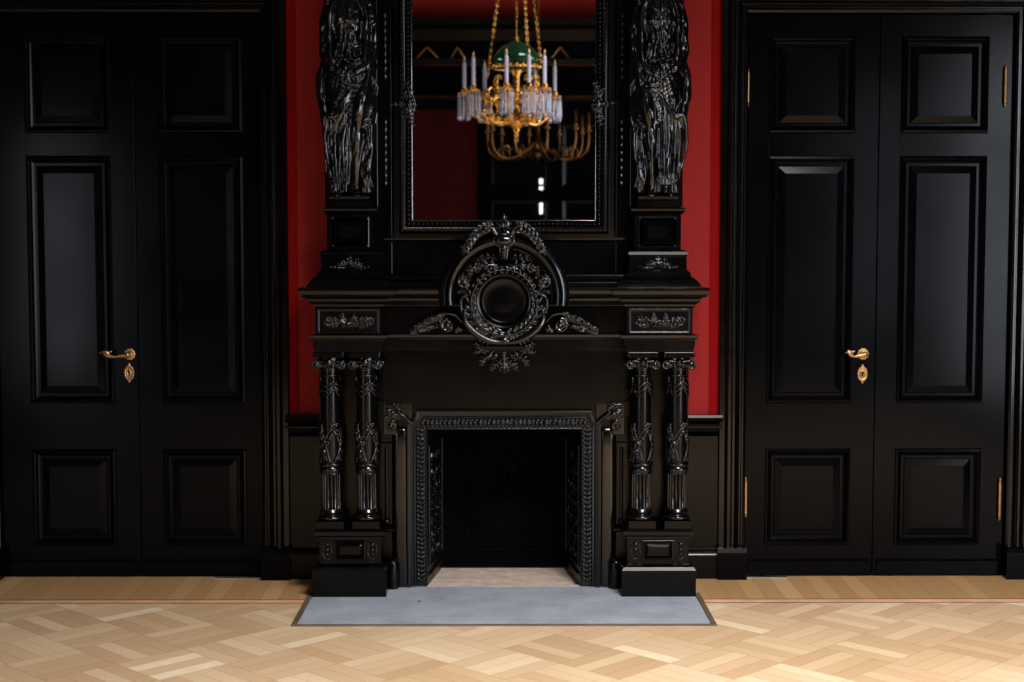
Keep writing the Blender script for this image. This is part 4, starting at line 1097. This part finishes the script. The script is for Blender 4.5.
    for q in range(34):
        x0 = rnd.uniform(-.08, .08); t0 = rnd.uniform(.58, .82); dxx = rnd.uniform(-.03, .03)
        yq = -.094 + abs(x0) * .4
        T3([(x0, yq, Z(t0)), (x0 + dxx * .5, yq - .006, Z(t0 - .03)), (x0 + dxx, yq, Z(t0 - .065))], [.003, .007, .003], 6)
    fg = loc('figure', bm, CARVE, voxel=.003)
    from mathutils import noise as mn
    me = fg.data; nv = [v.normal.copy() for v in me.vertices]
    for v, n in zip(me.vertices, nv):
        if v.co.z > Z(.86): continue
        c_ = v.co
        w1 = abs(mn.noise(Vector((c_.x * 30 + c_.z * 9 * m_, c_.y * 30, c_.z * 9)))); w2 = mn.noise(Vector((c_.x * 55, c_.y * 55, c_.z * 25 + 7)))
        v.co += n * (w1 * .0085 + w2 * .0016 - .002)
    me.update(); fg.scale = (.94, 1, 1)
    # shallow niche of leaves at the back, tying figure to pilaster
    return R
statue(-1, 'black carved draped figure with folded hands, on the pedestal left of the mirror')
statue(1, 'black carved draped figure with folded hands, on the pedestal right of the mirror')

# ================================================================ CHANDELIERS (behind the viewer, seen in the mirror)
def VZ(py, Yr): return Zp(py, 14.1 - Yr)
def VX(px, py, Yr): return Xp(px, py, 14.1 - Yr)
def link_chain(bm, p0, p1, size, r):
    p0 = Vector(p0); p1 = Vector(p1); L = (p1 - p0).length; n = int(L / (size * 1.55)); d = (p1 - p0) / n; dn = d.normalized()
    s1 = dn.cross(Vector((0, 1, 0))).normalized(); s2 = dn.cross(s1)
    for q in range(n):
        c = p0 + d * (q + .5); sd = s1 if q % 2 else s2
        tube(bm, [tuple(c + dn * size * math.cos(a * PI / 5) + sd * size * .55 * math.sin(a * PI / 5)) for a in range(11)], r, 5)

YC = 1.02
cx = VX(516.5, 100, YC)
zPd = VZ(137, YC); zCup = VZ(93, YC); zCt = VZ(61, YC); zBow = VZ(66, YC)
CH = thing('chandelier', 'gilt chandelier with green glass bowl, white candles and crystal drops, seen in the mirror', 'chandelier', (cx, YC, zPd))
def cpart(name, bm, m, parent=CH, **kw): return mesh_ob(name, bm, m, parent, **kw)
h = lambda py: VZ(py, YC) - zPd
bm = NB()
lathe(bm, [(.004, 0), (.018, .008), (.022, .02), (.012, .035), (.03, .05), (.026, .07), (.055, .09), (.085, .12), (.09, .14), (.05, .16), (.035, .18), (.03, .24), (.05, .28), (.04, .33), (.025, .36), (.03, h(75)), (.05, h(70)), (.02, h(68))], n=24)
rnd = random.Random(2)
for q in range(8):
    a = q * PI / 4
    for zz, r in ((.13, .10), (.26, .055), (.36, .07)):
        ball(bm, (r * math.cos(a), r * math.sin(a), zz), (.02, .02, .028))
        tube(bm, [(r * math.cos(a), r * math.sin(a), zz), ((r + .05) * math.cos(a), (r + .05) * math.sin(a), zz + .03), ((r + .06) * math.cos(a), (r + .06) * math.sin(a), zz - .02)], [.012, .009, .007], 6)
tube(bm, [(.014 * math.cos(a * PI / 6), 0, -.022 + .022 * math.sin(a * PI / 6)) for a in range(13)], .006, 6)
for q in range(12):
    a = q * PI / 6
    for r0_, z0_, r1_, z1_ in ((.06, .42, .19, .52), (.10, .30, .20, .40), (.03, .50, .17, .60)):
        P = spline([(r0_, z0_), ((r0_ + r1_) * .55, z0_ - .02), (r1_, z0_ + .03), (r1_ - .01, z1_), (r1_ - .05, z1_ - .02)], 4)
        if z1_ < h(69): tube(bm, [(r * math.cos(a), r * math.sin(a), z_) for r, z_ in P], .008, 6); ball(bm, (r1_ * math.cos(a), r1_ * math.sin(a), z0_ + .03), .014)
cpart('body', bm, GOLD, voxel=.006)
bm = NB()
pr = [(.001, h(68) - .03), (.06, h(68) - .02), (.13, h(67)), (.185, h(63)), (.20, h(60)), (.19, h(56)), (.165, h(51)), (.12, h(46)), (.06, h(43.5)), (.03, h(41)), (.001, h(40.5))]
lathe(bm, pr, n=40); cpart('glass_bowl', bm, GGLASS, smooth=60)
bm = NB()
for q in range(24):
    a = q * PI / 12; ball(bm, (.205 * math.cos(a), .205 * math.sin(a), h(67)), (.012, .012, .016))
tube(bm, [(.20 * math.cos(a * PI / 18), .20 * math.sin(a * PI / 18), h(68)) for a in range(37)], .01, 6)
lathe(bm, [(.001, h(43)), (.03, h(42)), (.02, h(40)), (.03, h(38)), (.001, h(36))], n=12)
cpart('bowl_rim', bm, GOLD, smooth=180)
RR = .45
za7 = h(78)
armm = None
for deg in (-11, 13, 31, 131, -54, -95, -142, 158):
    a = math.radians(deg); ca, sa = math.sin(a), math.cos(a)
    arm = bpy.data.objects.new('arm', None)
    rg = lambda r, z_: (r * ca, r * sa, z_)
    bm = NB(); zc = zCup - zPd
    P = spline([rg(.05, .20) + (.014,), rg(.14, .13) + (.014,), rg(.24, .12) + (.012,), rg(.34, .17) + (.011,), rg(RR - .01, .25) + (.010,), rg(RR, zc - .015) + (.012,)], 6)
    tube(bm, [p[:3] for p in P], [p[3] for p in P], 8)
    P = spline([rg(.06, .30) + (.009,), rg(.15, .34) + (.012,), rg(.24, .30) + (.010,), rg(.27, .22) + (.008,), rg(.22, .18) + (.006,)], 6)
    tube(bm, [p[:3] for p in P], [p[3] for p in P], 8)
    for r_, z_ in ((.15, .355), (.2, .15), (.27, .30), (.34, .2), (.26, .14), (.1, .3)): ball(bm, rg(r_, z_), (.022, .022, .026))
    P = spline([rg(.27, .30) + (.006,), rg(.30, .36) + (.012,), rg(.26, .41) + (.010,), rg(.22, .38) + (.006,)], 5)
    tube(bm, [p[:3] for p in P], [p[3] for p in P], 8)
    arm = cpart('arm', bm, GOLD, voxel=.005)
    x, y = RR * ca, RR * sa
    bm = NB(); lathe(bm, [(.006, zc - .03), (.02, zc - .02), (.048, zc - .004), (.052, zc + .004), (.03, zc + .004), (.02, zc + .012), (.026, zc + .03), (.022, zc + .045), (.004, zc + .045)], (x, y, 0), 16)
    for q in range(10): ball(bm, (x + .05 * math.cos(q * PI / 5), y + .05 * math.sin(q * PI / 5), zc), .008, 6, 4)
    mesh_ob('drip_pan', bm, GOLD, arm, smooth=50)
    bm = NB(); zt_ = zCt - zPd
    lathe(bm, [(.016, zc + .04), (.016, zt_ - .02), (.012, zt_ - .004), (.006, zt_)], (x, y, 0), 12); mesh_ob('candle', bm, CAND, arm, smooth=50)
    bm = NB(); lathe(bm, [(.004, zt_), (.009, zt_ + .008), (.011, zt_ + .018), (.007, zt_ + .034), (.001, zt_ + .052)], (x, y, 0), 10); mesh_ob('candle_bulb', bm, HBRASS, arm, smooth=60)
    bm = NB()
    for q in range(11):
        b_ = q * 2 * PI / 11; r_ = .052; px_, py_ = x + r_ * math.cos(b_), y + r_ * math.sin(b_)
        Ld = .235 if q % 2 else .20
        lathe(bm, [(.001, zc - .008), (.0065, zc - .018), (.001, zc - .03)], (px_, py_, 0), 6)
        lathe(bm, [(.001, zc - .032), (.007, zc - .05), (.0085, zc - Ld + .05), (.0115, zc - Ld + .035), (.001, zc - Ld)], (px_ * 1.0 + 0, py_, 0), 6)
    mesh_ob('crystal_drops', bm, CRYS, arm)
zA2 = 4.62 - zPd
for q, a in enumerate((math.radians(-100), math.radians(75), math.radians(150))):
    bm = NB(); r = .255 if q == 0 else .22
    link_chain(bm, (r * math.sin(a), r * math.cos(a), h(78 if q == 0 else 66)), (.04 * math.sin(a), .04 * math.cos(a), zA2 - .05), .017, .0042)
    cpart('chain', bm, GOLD)
bm = NB(); link_chain(bm, (.0, 0, h(42)), (0, 0, zA2 - .05), .012, .003); cpart('chain', bm, GOLD)
bm = NB(); lathe(bm, [(.03, zA2 - .08), (.05, zA2 - .06), (.05, zA2 - .03), (.02, zA2), (.02, zA2 + .06), (.03, 4.9 - zPd - .10), (.09, 4.9 - zPd - .04), (.11, 4.9 - zPd)], n=20); cpart('canopy', bm, GOLD, smooth=50)

YC2 = -2.58
cx2 = VX(538, 140, YC2); zP2 = VZ(161, YC2)
C2H = thing('chandelier', 'dim brass chandelier with plain upswept arms, lower right of the crystal one in the mirror', 'chandelier', (cx2, YC2, zP2))
hh = lambda py: VZ(py, YC2) - zP2
bm = NB()
lathe(bm, [(.003, 0), (.02, .01), (.015, .03), (.04, .05), (.05, .08), (.03, .10), (.025, .16), (.05, .20), (.03, .25), (.02, .3), (.02, .9), (.03, .92), (.015, .95), (.012, 4.9 - zP2 - .1), (.08, 4.9 - zP2 - .04), (.1, 4.9 - zP2)], n=16)
mesh_ob('stem', bm, BRASSD, C2H, smooth=50)
for kx in range(10):
    a = math.radians(9 + 36 * kx); ca, sa = math.sin(a), math.cos(a); R2 = .56
    rg = lambda r, z_: (r * ca, r * sa, z_)
    bm = NB()
    P = spline([rg(.03, .22) + (.010,), rg(.14, .12) + (.012,), rg(.28, .04) + (.012,), rg(.42, .03) + (.012,), rg(.52, .09) + (.012,), rg(R2, .2) + (.012,), rg(R2, .36) + (.011,)], 6)
    tube(bm, [p[:3] for p in P], [p[3] for p in P], 8)
    P = spline([rg(.42, .03) + (.008,), rg(.44, .12) + (.009,), rg(.38, .16) + (.008,), rg(.34, .10) + (.006,)], 5)
    tube(bm, [p[:3] for p in P], [p[3] for p in P], 6)
    lathe(bm, [(.01, .30), (.035, .32), (.035, .33), (.012, .34), (.016, .37), (.012, .40), (.012, .50), (.003, .53)], (R2 * ca, R2 * sa, 0), 10)
    mesh_ob('arm', bm, BRASSD, C2H, smooth=60)

# ================================================================ LIGHT
def area(name, loc, target, sx, sy, power, col):
    L = bpy.data.lights.new(name, 'AREA'); L.shape = 'RECTANGLE'; L.size = sx; L.size_y = sy; L.energy = power; L.color = col
    o = bpy.data.objects.new(name, L); COL.objects.link(o); o.location = loc
    d = Vector(target) - Vector(loc); o.rotation_euler = d.to_track_quat('-Z', 'Y').to_euler()
    return o
PW = [300, 130, 120]
for (s, y0, y1, z0, z1), pw in zip(WINS, PW):
    c = (s * (RX + .22), (y0 + y1) / 2, (z0 + z1) / 2)
    area('window_daylight', c, (c[0] - s, c[1], c[2]), (y1 - y0), (z1 - z0), pw, (.86, .92, 1.0))
LX, LY = 1.5, 3.1
area('added_overhead_light', (LX, LY, 4.80), (LX, LY, 0), 1.7, 1.1, 385, (1.0, .96, .90)).data.spread = math.radians(122)  # overhead light added to brighten the floor; its fixture is made up
bm = NB(); fr = [(LX - 1.05, LY - .75), (LX + 1.05, LY - .75), (LX + 1.05, LY + .75), (LX - 1.05, LY + .75)]
for (xa, ya), (xb, yb_) in zip(fr, fr[1:] + fr[:1]): box(bm, min(xa, xb) - .04, max(xa, xb) + .04, min(ya, yb_) - .04, max(ya, yb_) + .04, 4.78, 4.9)
struct('trim_70', bm, WHITEP, 'unseen frame made up around the added overhead light')
w = bpy.data.worlds.new('World'); sc.world = w; w.use_nodes = True
w.node_tree.nodes['Background'].inputs[0].default_value = (.6, .75, 1, 1); w.node_tree.nodes['Background'].inputs[1].default_value = .6

# ================================================================ CAMERA
cam = bpy.data.cameras.new('camera'); co = bpy.data.objects.new('camera', cam); COL.objects.link(co)
cam.sensor_width = 36; cam.lens = F / 1024 * 36; cam.dof.use_dof = True; cam.dof.focus_distance = 6.9; cam.dof.aperture_fstop = 2.8; cam.clip_start = .05; cam.clip_end = 60
co.location = (0, CAMY, EYE); co.rotation_euler = (PI / 2 - TH, 0, -math.atan((512 - CX) / F))
sc.camera = co
sc.view_settings.view_transform = 'Standard'; sc.view_settings.look = 'None'; sc.view_settings.gamma = 1; sc.view_settings.use_curve_mapping = False
sc.view_settings.exposure = 0.0
